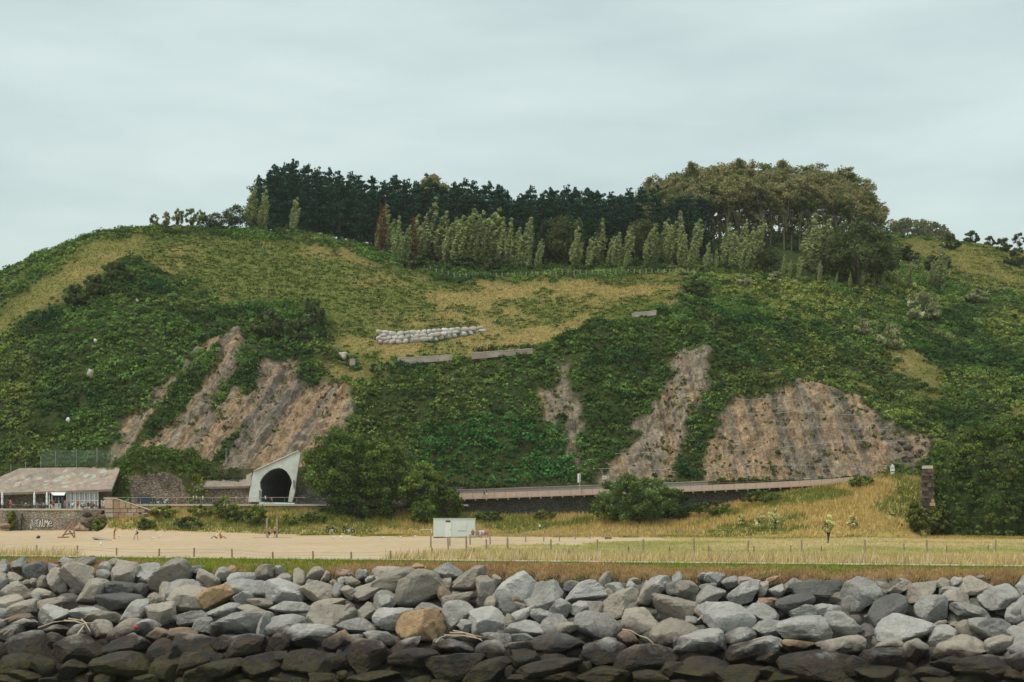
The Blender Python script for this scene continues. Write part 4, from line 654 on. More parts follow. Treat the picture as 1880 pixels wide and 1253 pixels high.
# ---------------------------------------------------------------- built things along the foot of the hill
def quadstrip(pts_a, pts_b): n = len(pts_a); return list(pts_a)+list(pts_b), [(i, i+1, n+i+1, n+i) for i in range(n-1)]
def masonry(name, c1, c2, cm, sc=1.6):
    m = bpy.data.materials.new(name); m.use_nodes = True; t = m.node_tree; b = t.nodes['Principled BSDF']; b.inputs['Roughness'].default_value = .92; b.inputs['Specular IOR Level'].default_value = .15
    g = t.nodes.new('ShaderNodeNewGeometry'); mp_ = t.nodes.new('ShaderNodeMapping'); mp_.inputs['Scale'].default_value = (sc, sc, sc*1.7); t.links.new(g.outputs['Position'], mp_.inputs[0])
    vo = t.nodes.new('ShaderNodeTexVoronoi'); vo.feature = 'DISTANCE_TO_EDGE'; v2 = t.nodes.new('ShaderNodeTexVoronoi'); no = t.nodes.new('ShaderNodeTexNoise'); no.inputs['Scale'].default_value = .5; no.inputs['Detail'].default_value = 6
    for q in (vo, v2): q.inputs['Scale'].default_value = 1; t.links.new(mp_.outputs[0], q.inputs['Vector'])
    t.links.new(g.outputs['Position'], no.inputs['Vector'])
    m1 = t.nodes.new('ShaderNodeMix'); m1.data_type = 'RGBA'; m1.inputs['A'].default_value = (*c1, 1); m1.inputs['B'].default_value = (*c2, 1); t.links.new(v2.outputs['Color'], m1.inputs['Factor'])
    m2 = t.nodes.new('ShaderNodeMix'); m2.data_type = 'RGBA'; m2.inputs['A'].default_value = (*cm, 1); r = t.nodes.new('ShaderNodeMapRange'); r.inputs[2].default_value = .10; t.links.new(vo.outputs['Distance'], r.inputs[0]); t.links.new(r.outputs[0], m2.inputs['Factor']); t.links.new(m1.outputs['Result'], m2.inputs['B'])
    r2 = t.nodes.new('ShaderNodeMapRange'); r2.inputs[1].default_value = .3; r2.inputs[2].default_value = .7; r2.inputs[3].default_value = .65; r2.inputs[4].default_value = 1.3; t.links.new(no.outputs[0], r2.inputs[0])
    s = t.nodes.new('ShaderNodeVectorMath'); s.operation = 'SCALE'; t.links.new(m2.outputs['Result'], s.inputs[0]); t.links.new(r2.outputs[0], s.inputs['Scale']); t.links.new(s.outputs[0], b.inputs['Base Color'])
    bp_ = t.nodes.new('ShaderNodeBump'); bp_.inputs['Distance'].default_value = .12; t.links.new(r.outputs[0], bp_.inputs['Height']); t.links.new(bp_.outputs[0], b.inputs['Normal']); return m
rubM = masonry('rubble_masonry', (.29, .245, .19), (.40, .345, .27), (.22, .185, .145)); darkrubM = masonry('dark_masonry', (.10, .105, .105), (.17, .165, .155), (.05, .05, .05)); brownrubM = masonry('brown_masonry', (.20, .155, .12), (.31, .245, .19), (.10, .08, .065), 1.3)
copeM = mat('coping_stone', (.50, .44, .34), .9, .15, 2); capM = copeM
def wall_strip(parent, name, pts, thick, m, mname=None):        # pts: (px, Z, z_bottom, z_top): thick wall following a line
    mb = MB(); n = len(pts); V = []
    for (px, Z, zb, zt) in pts:
        x = (px-HX)*Z/F; V += [(x, Z, zb), (x, Z, zt), (x, Z+thick, zt), (x, Z+thick, zb)]
    Fs = [(i*4+k, (i+1)*4+k, (i+1)*4+(k+1) % 4, i*4+(k+1) % 4) for i in range(n-1) for k in range(4)]+[(0, 1, 2, 3), ((n-1)*4+3, (n-1)*4+2, (n-1)*4+1, (n-1)*4)]
    return mb.add(V, Fs).build(name, m, parent)
zpy = lambda py, Z: EYE+(HY-py)*Z/F
TZ = 4.6                                             # terrace floor height
# terrace with its stone retaining wall
t = thing('terrace_wall', 'weathered stone retaining wall with graffiti below the bar terrace', 'wall')
wall_strip(t, 'masonry', [(-420, 290, -1, TZ-.28), (0, 289, -1, TZ-.28), (60, 289, -1, TZ-.28), (152, 289, -1, TZ-.28)], .9, rubM)
wall_strip(t, 'coping', [(-420, 289.9, TZ-.28, TZ+.02), (0, 288.9, TZ-.28, TZ+.02), (152, 288.9, TZ-.28, TZ+.02)], 1.0, copeM)
ob('buttress', MB().prism([P(36, 981, 287.9), P(33, 981, 287.9), P(37, 944, 288.4), P(40, 944, 288.4)], (0, .9, 0)).mesh('buttress'), darkrubM, t)
floor = MB().prism([((px-HX)*Z/F, Z, TZ) for px, Z in ((-420, 290.9), (152, 289.9), (205, 290), (205, 304), (-420, 304))], (0, 0, -.3)); tag(floor.build('terrace_floor', concM), kind='structure')
# graffiti: flat painted strokes, white letters with dark outline
def stroke_letters(parent):
    LT = {'J': [[(.9, 1.), (.3, 1.)], [(.65, 1.), (.62, .1), (.35, -.32), (.08, -.05), (.1, .3)]], 'e': [[(.15, .42), (.75, .5), (.7, .8), (.4, .9), (.14, .6), (.15, .25), (.45, .05), (.8, .16)]], 'T': [[(.0, .95), (.95, 1.05)], [(.35, .98), (.3, .15), (.6, .05)]],
          'A': [[(.05, .0), (.45, 1.08), (.85, .0)], [(.2, .42), (.7, .42)]], 'L': [[(.3, 1.1), (.22, .05), (.9, .05)]], 'M': [[(.0, .1), (.12, 1.1), (.45, .5), (.8, 1.1), (.88, .0)]]}
    x = 55.2
    for ch_, ww in zip('JeTALMe', (6.2, 5.2, 5.6, 5.4, 5.2, 7.6, 8.6)):
        for dark in (1, 0):
            mb = MB()
            for st in LT[ch_]:
                for (a, b) in zip(st[:-1], st[1:]):
                    q = [np.array([x+p_[0]*ww*.96, 967.6-p_[1]*(12.2 if ch_ != 'e' or x > 85 else 9.6)]) for p_ in (a, b)]; d = q[1]-q[0]; d = d/np.linalg.norm(d); nn_ = np.array([-d[1], d[0]])*(1.0 if dark else .62); e_ = d*.5
                    off = np.array([.45, .5]) if dark else 0
                    mb.prism([P(*(q[0]-e_+nn_+off), 288.93 if dark else 288.9), P(*(q[1]+e_+nn_+off), 288.93 if dark else 288.9), P(*(q[1]+e_-nn_+off), 288.93 if dark else 288.9), P(*(q[0]-e_-nn_+off), 288.93 if dark else 288.9)], (0, .05, 0))
            mb.build('graffiti_outline' if dark else 'graffiti_letter', mat('graffiti_black', (.035, .032, .03), .8, .1) if dark else mat('graffiti_white', (.72, .74, .72), .7, .06), parent)
        x += ww*.96
    for (cx, cy, cm, nm) in ((81.8, 962, (.62, .32, .10), 'graffiti_orange_fill'), (89.2, 961.2, (.40, .66, .70), 'graffiti_blue_fill')): MB().lathe((0, 0, 0), [(.01, -.02), (.2, -.02), (.2, .02), (.01, .02)], 10).build(nm, mat(nm, cm, .7, .1), parent, loc=P(cx, cy, 288.85), rot=(R(90), 0, 0), sc=(.8, 1.3, 1))
stroke_letters(t)
# sloping concrete roof over the bar
def slab(name, label, cat_, poly, thick, m):         # poly of (px, py, Z)
    o = MB().prism([P(*p_) for p_ in poly], (0, .12, -thick)).build(name, m); return tag(o, label, cat_)
roofM = mat('painted_concrete', (.255, .22, .185), .92, .35, .9, bump=.03, var2=(.32, .255, .21))
rf = thing('gallery_roof', 'long sloping concrete roof with faded paint above the bar', 'roof')
def roof_pt(u, t):
    E_ = P(u, 898.5+(205-u)*.0333, 297.6); R_ = P(u+17, np.interp(u, (-260, -27, 19, 205), (905, 880, 860, 857)), np.interp(u, (-260, -27, 19, 205), (300, 303, 304, 304))); return E_+(R_-E_)*t
us_ = list(range(-260, -27, 30))+[-27, -10, 5, 19]+list(range(30, 200, 20))+[205]; V = [roof_pt(u, t_) for u in us_ for t_ in (0, .5, 1)]; nv = len(V); V += [p_-np.array([0, -.1, .4]) for p_ in V]
gf_ = [tuple(map(int, q)) for q in grid_faces(len(us_), 3)]; ed_ = [3*i for i in range(len(us_))]; MB().add(V, gf_+[tuple(i+nv for i in q[::-1]) for q in gf_]+[(ed_[i], ed_[i+1], ed_[i+1]+nv, ed_[i]+nv) for i in range(len(us_)-1)]+[(nv-3, nv-2, 2*nv-2, 2*nv-3), (nv-2, nv-1, 2*nv-1, 2*nv-2)]).build('roof_slab', roofM, rf)
pr5 = np.random.default_rng(3); PCL = ((.32, .35, .30), (.37, .33, .28), (.36, .285, .24), (.34, .25, .20), (.38, .36, .33), (.21, .185, .16))
for q in range(40):
    cu, ct, wu, ht, cc = pr5.uniform(-60, 190), pr5.uniform(.12, .9), pr5.uniform(5, 18), pr5.uniform(.06, .22), PCL[q % 6]
    if q < 4: cu, ct, wu, ht, cc = ((98, .5, 28, .28, PCL[0]), (118, .62, 16, .22, PCL[1]), (40, .45, 8, .3, PCL[4]), (84, .15, 42, .14, PCL[3]))[q]
    pl = []
    for a in np.linspace(0, 2*np.pi, 19)[:-1]: k = .45+1.0*vn(a*4.3, q*3.1); t_ = float(np.clip(ct+ht*.5*k*math.sin(a), .02, .98)); pl.append(roof_pt(cu+wu*.5*k*math.cos(a)+(t_-ct)*22, t_)+np.array([0, -.012-.0004*q, .012]))
    MB().add(pl, [tuple(range(18))]).build('faded_paint', mat('faded_paint_%d' % (q % 6), cc, .95, .45, 1.6), rf)
wall_strip(rf, 'back_wall', [(-260, 302, TZ-.2, 8.6), (60, 302, TZ-.2, 8.8), (205, 302, TZ-.2, 9.2)], .5, rubM)
# the bar: white slatted front, counter and awning
bar = thing('beach_bar', 'white slatted beach bar under the sloping concrete roof', 'bar')
zb, ztp = TZ, zpy(900.5, 298)
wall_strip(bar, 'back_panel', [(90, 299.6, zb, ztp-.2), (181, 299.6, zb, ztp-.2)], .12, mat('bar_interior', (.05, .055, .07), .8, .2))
wall_strip(bar, 'fascia', [(89, 298.1, ztp-.42, ztp), (181, 298.1, ztp-.42, ztp)], .16, whiteM)
wall_strip(bar, 'counter', [(97, 298.6, zb, zb+1.05), (112, 298.6, zb, zb+1.05)], .5, whiteM)
for k, px in enumerate(list(np.arange(123, 139, 2.7))+list(np.arange(139, 181, 3.05))): wall_strip(bar, 'slat', [(px, 298.3, zb, ztp-.42), (px+(1.9 if k % 3 else 1.3), 298.3, zb, ztp-.42)], .06, whiteM)
for px in (89.5, 94.5, 121.5, 137.5): wall_strip(bar, 'post', [(px, 298.2, zb, ztp-.42), (px+1.5, 298.2, zb, ztp-.42)], .14, whiteM)
wall_strip(bar, 'rail', [(123, 298.22, zb+1.5, zb+1.62), (181, 298.22, zb+1.5, zb+1.62)], .05, whiteM)
MB().prism([P(92, 903.5, 298), P(121, 903.5, 298), P(118, 909.5, 295.8), P(98, 909.5, 295.8)], (0, 0, -.06)).build('awning', whiteM, bar)
for px, w_, cc in ((100.5, 3, (.15, .27, .33)), (112, 4.5, (.10, .26, .42)), (106, 3, (.35, .33, .2))): wall_strip(bar, 'menu_board', [(px, 299.4, zb+1.3, zb+2.2), (px+w_, 299.4, zb+1.3, zb+2.2)], .05, mat('board_%d' % px, cc, .6, .2))
# closed parasols, tables and chairs on the terrace
for q, (px, lab) in enumerate(((4, 'closed white parasol farthest from the slatted bar'), (63, 'closed white parasol standing between the other two'), (86, 'closed white parasol beside the slatted bar'))):
    e = thing('closed_parasol', lab, 'parasol', P(px, 0, 291.5)*[1, 1, 0]+[0, 0, TZ], 0, 'closed parasols on the terrace'); MB().tube([(0, 0, 0), (0, 0, 3.0)], .035, 6).build('pole', metalM, e); MB().lathe((0, 0, 0), [(.05, .65), (.24, .75), (.2, 1.3), (.15, 1.9), (.22, 2.1), (.13, 2.8), (.03, 3.05)], 10).build('canopy', whiteM, e, True); MB().lathe((0, 0, 0), [(.3, 0), (.3, .08), (.1, .12)], 12).build('base', concM, e)
chairM = mat('terrace_chair', (.18, .17, .16), .6, .2)
for q, (px, Z) in enumerate(((8, 292), (24, 293), (33, 291.5), (44, 293), (56, 292), (70, 292.5), (77, 294), (133, 292), (150, 292), (160, 293.5), (172, 292))):
    b = np.array([(px-HX)*Z/F, Z, TZ]); cols_ = (.66, .66, .62) if q % 2 else (.28, .24, .2)
    e = thing('terrace_table', 'small square pale cafe table on the bar terrace' if q % 2 else 'small square brown cafe table on the bar terrace', 'table', b, 0, 'pale terrace tables' if q % 2 else 'brown terrace tables'); MB().box((0, 0, .73), (.75, .75, .04)).build('table_top', mat('table_%d' % (q % 2), cols_, .6, .1), e); MB().tube([(0, 0, 0), (0, 0, .72)], .035, 6).build('leg', darkM, e); MB().box((0, 0, .02), (.45, .45, .03)).build('base', darkM, e)
def chair(loc, rz, label, group, m=chairM):
    e = thing('chair', label, 'chair', loc, rz, group); MB().box((0, -.06, .44), (.42, .44, .04)).build('seat', m, e); MB().box((0, .17, .68), (.42, .04, .42)).build('backrest', m, e)
    for a in (-1, 1):
        for c2_ in (-1, 1): MB().tube([(a*.18, c2_*.18-.04, 0), (a*.18, c2_*.18-.04, .43)], .015, 4).build('leg', m, e)
# stair wall of big blocks with a sloping handrail
st = thing('stair_wall', 'stair wall of big reddish stone blocks with a sloping pale rail', 'wall'); blkM = [mat('sandstone_%d' % k, c_k, .92, .2, 2, bump=.04) for k, c_k in enumerate(((.40, .28, .19), (.46, .36, .26), (.35, .24, .17), (.52, .44, .32)))]
sr = np.random.default_rng(5); SZ = 289.2
def stair_lo(px): return np.interp(px, (192, 232, 280), (970, 955, 937))
y = 917.; row = 0
while y < 968:
    hgt = (17, 7.5, 9.5, 9, 8, 9)[min(row, 5)]; x = 192+(row % 2)*-0.0
    while x < 280:
        wd = sr.uniform(9, 17); top_line = np.interp(x+wd/2, (192, 215, 240, 282), (917, 917, 925, 940)); y0, y1 = max(y, top_line), min(y+hgt, stair_lo(x+wd/2))
        if y1-y0 > 3:
            a, b = P(x+.35, y1-.35, SZ-sr.uniform(0, .18)), P(min(x+wd, 281)-.35, y0+.35, SZ); MB().box(((a[0]+b[0])/2, a[1]+.5, (a[2]+b[2])/2), (b[0]-a[0], 1.0, b[2]-a[2])).build('stone_block', blkM[int(sr.integers(4))], st)
        x += wd
    y += hgt; row += 1
MB().prism([P(192, 971, SZ+.25), P(280, 939, SZ+.25), P(278, 936, SZ+.25), P(240, 924, SZ+.25), P(213, 916.5, SZ+.25), P(192, 916.5, SZ+.25)], (0, 1.2, 0)).build('rubble_core', brownrubM, st)
MB().tube([P(190, 915.5, SZ-.05), P(212, 915.5, SZ-.05), P(240, 925, SZ-.05), P(279, 938, SZ-.05)], .11, 6).build('handrail', copeM, st)
for q in range(9):
    t_ = q/9; a = P(203+72*t_, 966-27*t_, SZ-.35); MB().box((a[0], a[1], a[2]-.1), (1.0, .9, .22)).build('step', concM, st)
by = thing('mooring_buoy', 'round orange brown ball at the foot of the sloping stair rail', 'buoy', P(283.5, 941, SZ-.1)); MB().lathe((0, 0, 0), [(.03, 0), (.3, .08), (.46, .3), (.5, .5), (.46, .7), (.3, .92), (.08, 1.)], 16).build('float', mat('rusty_orange', (.48, .22, .07), .7, .2, 3), by, True); MB().torus((0, 0, .5), .5, .04, 'z').build('collar', darkM, by); MB().torus((0, 0, 1.06), .09, .025).build('lug', darkM, by)
v, fc = rock_verts(sr, 3, 8, .05); tag(ob('stone_block', npmesh('stone_block', v*[1.15, .8, .75], fc, None, True), blkM[0], None, P(296, 942, 288.5)), 'loose reddish stone block right of the stair wall', 'stone')
# dark rocks between terrace wall and stair wall
for q, (px, py, ww, hh, k) in enumerate(((162, 942, 20, 12, 'd'), (176, 946, 20, 13, 'd'), (168, 953, 24, 12, 'd'), (156, 956, 16, 12, 'd'), (164, 964, 20, 12, 'd'), (152, 968, 20, 16, 'p'), (176, 978, 18, 12, 'p'), (186, 972, 14, 14, 'd'), (142, 970, 14, 9, 'p'), (160, 975, 14, 9, 'p'), (190, 955, 12, 18, 'd'), (8, 966, 22, 10, 'p'), (182, 952, 20, 16, 'd'))):
    v, fc = rock_verts(sr, 3, 12); c = P(px, py, 287.6); o = tag(ob('outcrop_rock', npmesh('outcrop_rock', v*[ww*.0965/2*1.1, .8, hh*.0965/2*1.2], fc, None, True), stone_mat('outcrop_%s' % k, *(((.13, .10, .075), (.19, .15, .11), (.24, .19, .145)) if k == 'd' else ((.34, .23, .16), (.38, .28, .2), (.28, .2, .15))), tide=False) if ('outcrop_%s' % k) not in bpy.data.materials else bpy.data.materials['outcrop_%s' % k], None, c), ('dark jagged rock in the corner between terrace and stair walls' if k == 'd' else 'reddish brown rock lying in the sand below the terrace'), 'rock', 'dark rocks at the terrace corner' if k == 'd' else 'reddish rocks at the terrace foot')
# promenade deck, its wall and rail
PZ = 5.45
tag(MB().prism([((px-HX)*Z/F, Z, PZ) for px, Z in ((190, 297.3), (560, 297.3), (860, 297.3), (860, 306), (190, 306))], (0, 0, -.35)).build('promenade', concM), kind='structure')
t = thing('promenade_wall', 'low stone wall with pale coping under the promenade rail', 'wall'); wall_strip(t, 'masonry', [(188, 297, 1, PZ-.3), (560, 297, 1, PZ-.3), (850, 297, 1, PZ-.3)], .3, brownrubM); wall_strip(t, 'coping', [(188, 296.9, PZ-.3, PZ+.05), (850, 296.9, PZ-.3, PZ+.05)], .6, copeM)
wall_strip(t, 'back_wall', [(338, 303.4, PZ-.3, 8.9), (462, 303.4, PZ-.3, 8.9)], .5, brownrubM)
wall_strip(t, 'back_wall', [(541, 303, PZ-.3, 8.4), (600, 303, PZ-.3, 8.2), (850, 303, PZ-.3, 8.8)], .5, darkrubM)
rl = thing('promenade_railing', 'thin wire mesh railing along the promenade edge', 'railing'); RY = 297.15
for px in np.arange(192, 562, 22.): a = P(px, 0, RY); MB().tube([(a[0], RY, PZ), (a[0], RY, PZ+1.25)], .025, 5).build('post', metalM, rl)
a, b = P(192, 0, RY)[0], P(562, 0, RY)[0]; MB().tube([(a, RY, PZ+1.25), (b, RY, PZ+1.25)], .03, 5).build('top_rail', copeM, rl)
mb = MB()
for x in np.arange(a, b, .3): mb.box((x, RY, PZ+.62), (.012, .012, 1.2))
for z in np.arange(.1, 1.2, .25): mb.box(((a+b)/2, RY, PZ+z), (b-a, .012, .012))
mb.build('wire_mesh', mat('green_wire', (.06, .13, .11), .6, .1), rl)
# second sloping concrete gallery left of the tunnel
o = MB().prism([P(356, 894, 302.8), P(458, 893, 302.8), P(470, 866, 305.5), P(466, 855, 306.5), P(352, 856, 306.5)], (0, .15, -.4)).build('gallery_slab', roofM); tag(o, 'short sloping concrete slab beside the tunnel mouth', 'roof')
# tunnel portal
pt_ = thing('tunnel_portal', 'white painted tunnel portal with an arched dark opening', 'portal'); TY = 301.2
outer = [(455, 922), (458, 905), (462, 878), (466, 866), (480, 859), (495, 853), (510, 846), (525, 839), (547, 829), (551, 834), (549, 848), (546, 865), (543, 886), (541, 905), (536, 922)]
inner = [(479.5, 922), (478.5, 905), (477, 885), (481, 878), (487, 871), (495, 864.5), (503, 861), (511, 859.5), (519, 861), (526, 866), (531, 873), (535, 882), (536, 887), (531.5, 904), (529, 922)]
mb = MB(); n = len(outer)
for k in (0, 1):
    mb.v += [tuple(P(*p_, TY)+[0, .9*k, 0]) for p_ in outer]+[tuple(P(*p_, TY)+[0, .9*k, 0]) for p_ in inner]
Fs = []
for i in range(n-1): Fs += [(i, i+1, n+i+1, n+i), (2*n+i, 3*n+i, 3*n+i+1, 2*n+i+1), (i, 2*n+i, 2*n+i+1, i+1), (n+i, n+i+1, 3*n+i+1, 3*n+i)]
mb.f = Fs; mb.m = [0]*len(Fs); mb.build('portal_face', mat('white_portal', (.62, .66, .62), .85, .14, 1.2, var2=(.52, .54, .48)), pt_)
mb = MB(); Va = [P(*p_, TY)+[0, .9, 0] for p_ in inner]; Vb = [p_+np.array([6, 34, 0]) for p_ in Va]; V, Fs = quadstrip(Va, Vb); mb.add(V, Fs+[tuple(range(n, 2*n)), (0, n-1, 2*n-1, n)]); mb.build('tunnel_lining', mat('dark_concrete', (.10, .105, .11), .9, .3, 1.), pt_)  # lining has a plain dark concrete colour
MB().prism([P(462, 868, TY-.1), P(452, 873, TY-.1), P(451, 892, TY-.1), P(460, 892, TY-.1)], (0, .5, 0)).build('side_pilaster', copeM, pt_)
MB().tube([P(466, 865.5, TY-.05), P(548, 828.3, TY-.05)], .13, 5).build('coping', copeM, pt_)
for (x0, x1, y0, y1, nm) in ((474.5, 480.5, 897, 918, 'left'), (537.5, 541.5, 878, 896, 'right')):
    bd = MB().prism([P(x0, y1, TY-.12), P(x1-1, y1, TY-.12), P(x1, y0+3, TY-.12), P(x0+1.5, y0, TY-.12)], (0, .06, 0)).build('hazard_board', whiteM, pt_)
    for q in range(6):
        yy = y0+2+(y1-y0-3)*q/6; MB().prism([P(x0+.8, yy, TY-.17), P(x1-.8, yy+3, TY-.17), P(x1-.8, yy+4.6, TY-.17), P(x0+.8, yy+1.6, TY-.17)], (0, .04, 0)).build('stripe', darkM, bd)
for px, py0, py1, lab in ((501, 847, 812, ''), (527, 838, 806, ''), (517, 840, 826, 'b')): MB().tube([P(px, py0, 303), P(px-(6 if lab else 0), py1, 303)], .05, 5).build('fence_post', metalM, pt_)
# mound of rock and scrub on the promenade's inner side
mv = []; na, nb_ = 110, 40
for i in range(na+1):
    for j in range(nb_+1):
        a = math.pi*(i/na); e_ = math.pi/2*j/nb_; k = 1+.28*(fbm(i*.14, j*.16, 0, 131, 3)-.5)+.09*(fbm(i*.6, j*.7, 0, 133, 3)-.5); fr_ = math.sin(a)
        mv.append(((295-HX)*304/F+math.cos(a)*10.4*math.cos(e_)**.62*k, 305.5-fr_*3.2*math.cos(e_)**.35*k, PZ-.3+10.1*math.sin(e_)**.85*k*(1 if True else 0)))
mv = np.array(mv); mpx = HX+F*mv[:, 0]/mv[:, 1]; mpy = HY+(EYE-mv[:, 2])*F/mv[:, 1]
stone_ = inpoly(mpx, mpy, [(234, 930), (240, 874), (300, 868), (318, 872), (330, 880), (348, 912), (350, 930)]); mc = np.where(stone_[:, None], np.array([.30, .235, .175])*(.6+.8*vn(mpx*.3, mpy*.3))[:, None], np.array([.09, .11, .035]))
gf_ = grid_faces(na+1, nb_+1); tag(ob('promenade_mound', npmesh('promenade_mound', mv, gf_, mc, True, stone_[gf_].all(1).astype(int)), [soilM, brownrubM]), kind='structure')
sel = np.nonzero(~stone_)[0]; sel = sel[tr.integers(0, len(sel), 640)]; r_ = tr.uniform(.3, .85, (640, 1)); yel_ = ss(300, 350, mpx[sel])[:, None]*ss(860, 885, mpy[sel])[:, None]
v, f, c = blobs(mv[sel]+tr.normal(0, .25, (640, 3)), r_*[1.1, 1.1, .8], 30, .22, (np.array([.11, .18, .042])*(1-yel_)+np.array([.27, .30, .065])*yel_)*tr.uniform(.65, 1.35, (640, 1)), tr, up=1); tag(ob('mound_scrub', npmesh('mound_scrub', v, f, c), leafM), 'green scrub and ivy over the mound beside the promenade', 'scrub', kind='stuff')
# cantilevered walkway
wk = thing('walkway', 'long cantilevered walkway with thin rail climbing along the cliff foot', 'walkway')
WD = np.array([(838, 915.5), (900, 913.5), (1000, 910), (1080, 907), (1250, 901.5), (1400, 895), (1500, 890), (1572, 884)], float); WY = 298.
wz = lambda px: zpy(np.interp(px, WD[:, 0], WD[:, 1]), WY)
def band(name, Y, zlo, zhi, thick, m, x0=838, x1=1572, k=14): return wall_strip(wk, name, [(px, Y, wz(px)+zlo, wz(px)+zhi) for px in np.linspace(x0, x1, k)], thick, m)
band('deck', WY, -.22, 0, 3.2, mat('pink_concrete', (.46, .35, .28), .9, .12, 1.5)); band('kerb_wall', WY+2.9, 0, .92, .3, MATS['pink_concrete'])
band('retaining_wall', WY+3.5, -.2, 1.55, .4, mat('grey_block_wall', (.24, .225, .205), .9, .25, 2), 838, 1300, 10); band('substructure', WY+2.2, -4.8, -.22, .5, darkrubM, 838, 1530, 14)  # substructure's dark stone colour carries the shade under the deck overhang
band('wall_coping', WY+3.4, 1.55, 1.68, .6, concM, 838, 1300, 10)
for px in np.arange(848, 1570, 20.): MB().tube([((px-HX)*WY/F, WY+.05, wz(px)-.1), ((px-HX)*WY/F, WY+.05, wz(px)+1.1)], .022, 4).build('rail_post', darkM, wk)
for px in np.arange(853, 1520, 20.): MB().box(((px-HX)*WY/F, WY+1.1, wz(px)-.38), (.2, 2.1, .3)).build('bracket', metalM, wk)
for dz in (.55, 1.1): MB().tube([((px-HX)*WY/F, WY+.05, wz(px)+dz) for px in np.linspace(848, 1568, 14)], .014, 4).build('rail_wire', metalM, wk)
# signs by the walkway
sg = thing('information_sign', 'tall narrow white sign with dark lettering on a pole above the walkway', 'sign', P(1064.5, 905, 300.5)); MB().tube([(0, 0, -.6), (0, 0, 3.6)], .05, 6).build('pole', copeM, sg)
MB().box((-.15, -.08, 2.7), (.55, .06, 1.6)).build('panel', whiteM, sg)
for q, z in enumerate((3.25, 3.0, 2.72, 2.45, 2.12)): MB().box((-.04, -.125, z), (.2 if q != 4 else .3, .02, .13)).build('lettering', darkM, sg)
sg = thing('notice_sign', 'small square white notice half hidden behind the big rounded bush', 'sign', P(1110, 905, 301)); MB().tube([(0, 0, -.6), (0, 0, 2.9)], .045, 6).build('pole', metalM, sg); MB().box((0, -.07, 2.8), (.7, .05, .62)).build('panel', whiteM, sg); MB().box((0, -.11, 2.8), (.42, .02, .34)).build('printed_square', darkM, sg); MB().box((.05, -.13, 2.76), (.22, .02, .2)).build('white_mark', whiteM, sg)
sb = thing('surfboard', 'white surfboard with two dark bands standing on end by the cliff', 'surfboard', P(1638.5, 874, 296)); pl = [(.42*math.sin(a)*(1 if True else 1), 0, 1.05-1.05*math.cos(a)) for a in np.linspace(0, 2*np.pi, 25)[:-1]]
MB().prism(pl, (0, .09, 0)).build('board', mat('white_gloss', (.76, .80, .78), .35, .04), sb)
for z, h in ((1.42, .07), (.78, .12)): MB().box((0, -.012, z), (.74, .02, h)).build('band', darkM, sb)
tb = thing('picnic_table', 'small dark wooden table beside the white surfboard', 'table', P(1622, 870, 296.5)); MB().box((0, 0, .72), (1.3, .7, .07)).build('table_top', woodM, tb)
for a in (-.5, .5): MB().box((a, 0, .35), (.12, .5, .7)).build('leg', woodM, tb)
# ruined pier and ivy covered mound on the right
pz = 262.; pr_ = thing('ruined_pier', 'dark ruined masonry pier standing against the ivy mound', 'ruin'); prM = [mat('pier_stone_%d' % k, c_k, .93, .3, 2.5, bump=.05) for k, c_k in enumerate(((.06, .048, .04), (.085, .066, .053), (.05, .045, .04), (.13, .095, .075)))]
y = 966.; r_ = 0
while y > 858:
    hgt = sr.uniform(5.5, 9); x = 1697+sr.uniform(-2, 2); xe = 1715+sr.uniform(-2, 2); nblk = 2 if r_ % 2 else 3
    xs_ = np.linspace(x, xe, nblk+1)
    for q in range(nblk):
        a, b = P(xs_[q]+.2, y-.2, pz-sr.uniform(0, .32)), P(xs_[q+1]-.2, y-hgt+.2, pz); MB().box(((a[0]+b[0])/2, a[1]+.9, (a[2]+b[2])/2), (b[0]-a[0], 1.8, b[2]-a[2]), taper=.96).build('stone', (blkM[0] if 918 < y < 932 and q == nblk-1 else (copeM if y-hgt < 860 else prM[int(sr.integers(4))])), pr_)
    y -= hgt; r_ += 1
MB().box((*P(1706, 912, pz)[:1], pz+1.0, zpy(915, pz)), (1.4, 1.5, 8.6)).build('core', prM[2], pr_)
OT = np.array([(1712, 850), (1722, 834), (1745, 812), (1780, 796), (1820, 788), (1860, 776), (1920, 768), (2000, 780), (2150, 860), (2250, 955)], float); mv = []; nu, nw = 60, 26
for i in range(nu):
    px = 1711+(2250-1711)*i/(nu-1); tpz = zpy(np.interp(px, OT[:, 0], OT[:, 1]), 274)
    for j in range(nw):
        t_ = j/(nw-1); Z = 263+11*t_**1.25 if t_ < .72 else 263+11*.72**1.25+(t_-.72)*60; h_ = math.sin(min(t_/.72, 1)*math.pi/2)**.8 if t_ < .72 else 1-((t_-.72)/.28)**2*.55
        kk = 1+.22*(fbm(i*.33, j*.4, 0, 141)-.5); mv.append(((px-HX)*Z/F, Z-5.0*(fbm(i*.33, j*.42, 0, 143)-.5), .3+(tpz-.3)*h_*kk))
mv = np.array(mv); tag(ob('ivy_mound', npmesh('ivy_mound', mv, grid_faces(nu, nw), np.tile([.035, .05, .018], (len(mv), 1)), True), soilM), kind='structure')
sel = tr.integers(0, len(mv), 2600); sel = sel[(sel % nw) < nw*.8]; k = len(sel); r_ = tr.uniform(.3, .85, (k, 1)); hi = ss(.68, .78, (sel % nw)/nw)[:, None]
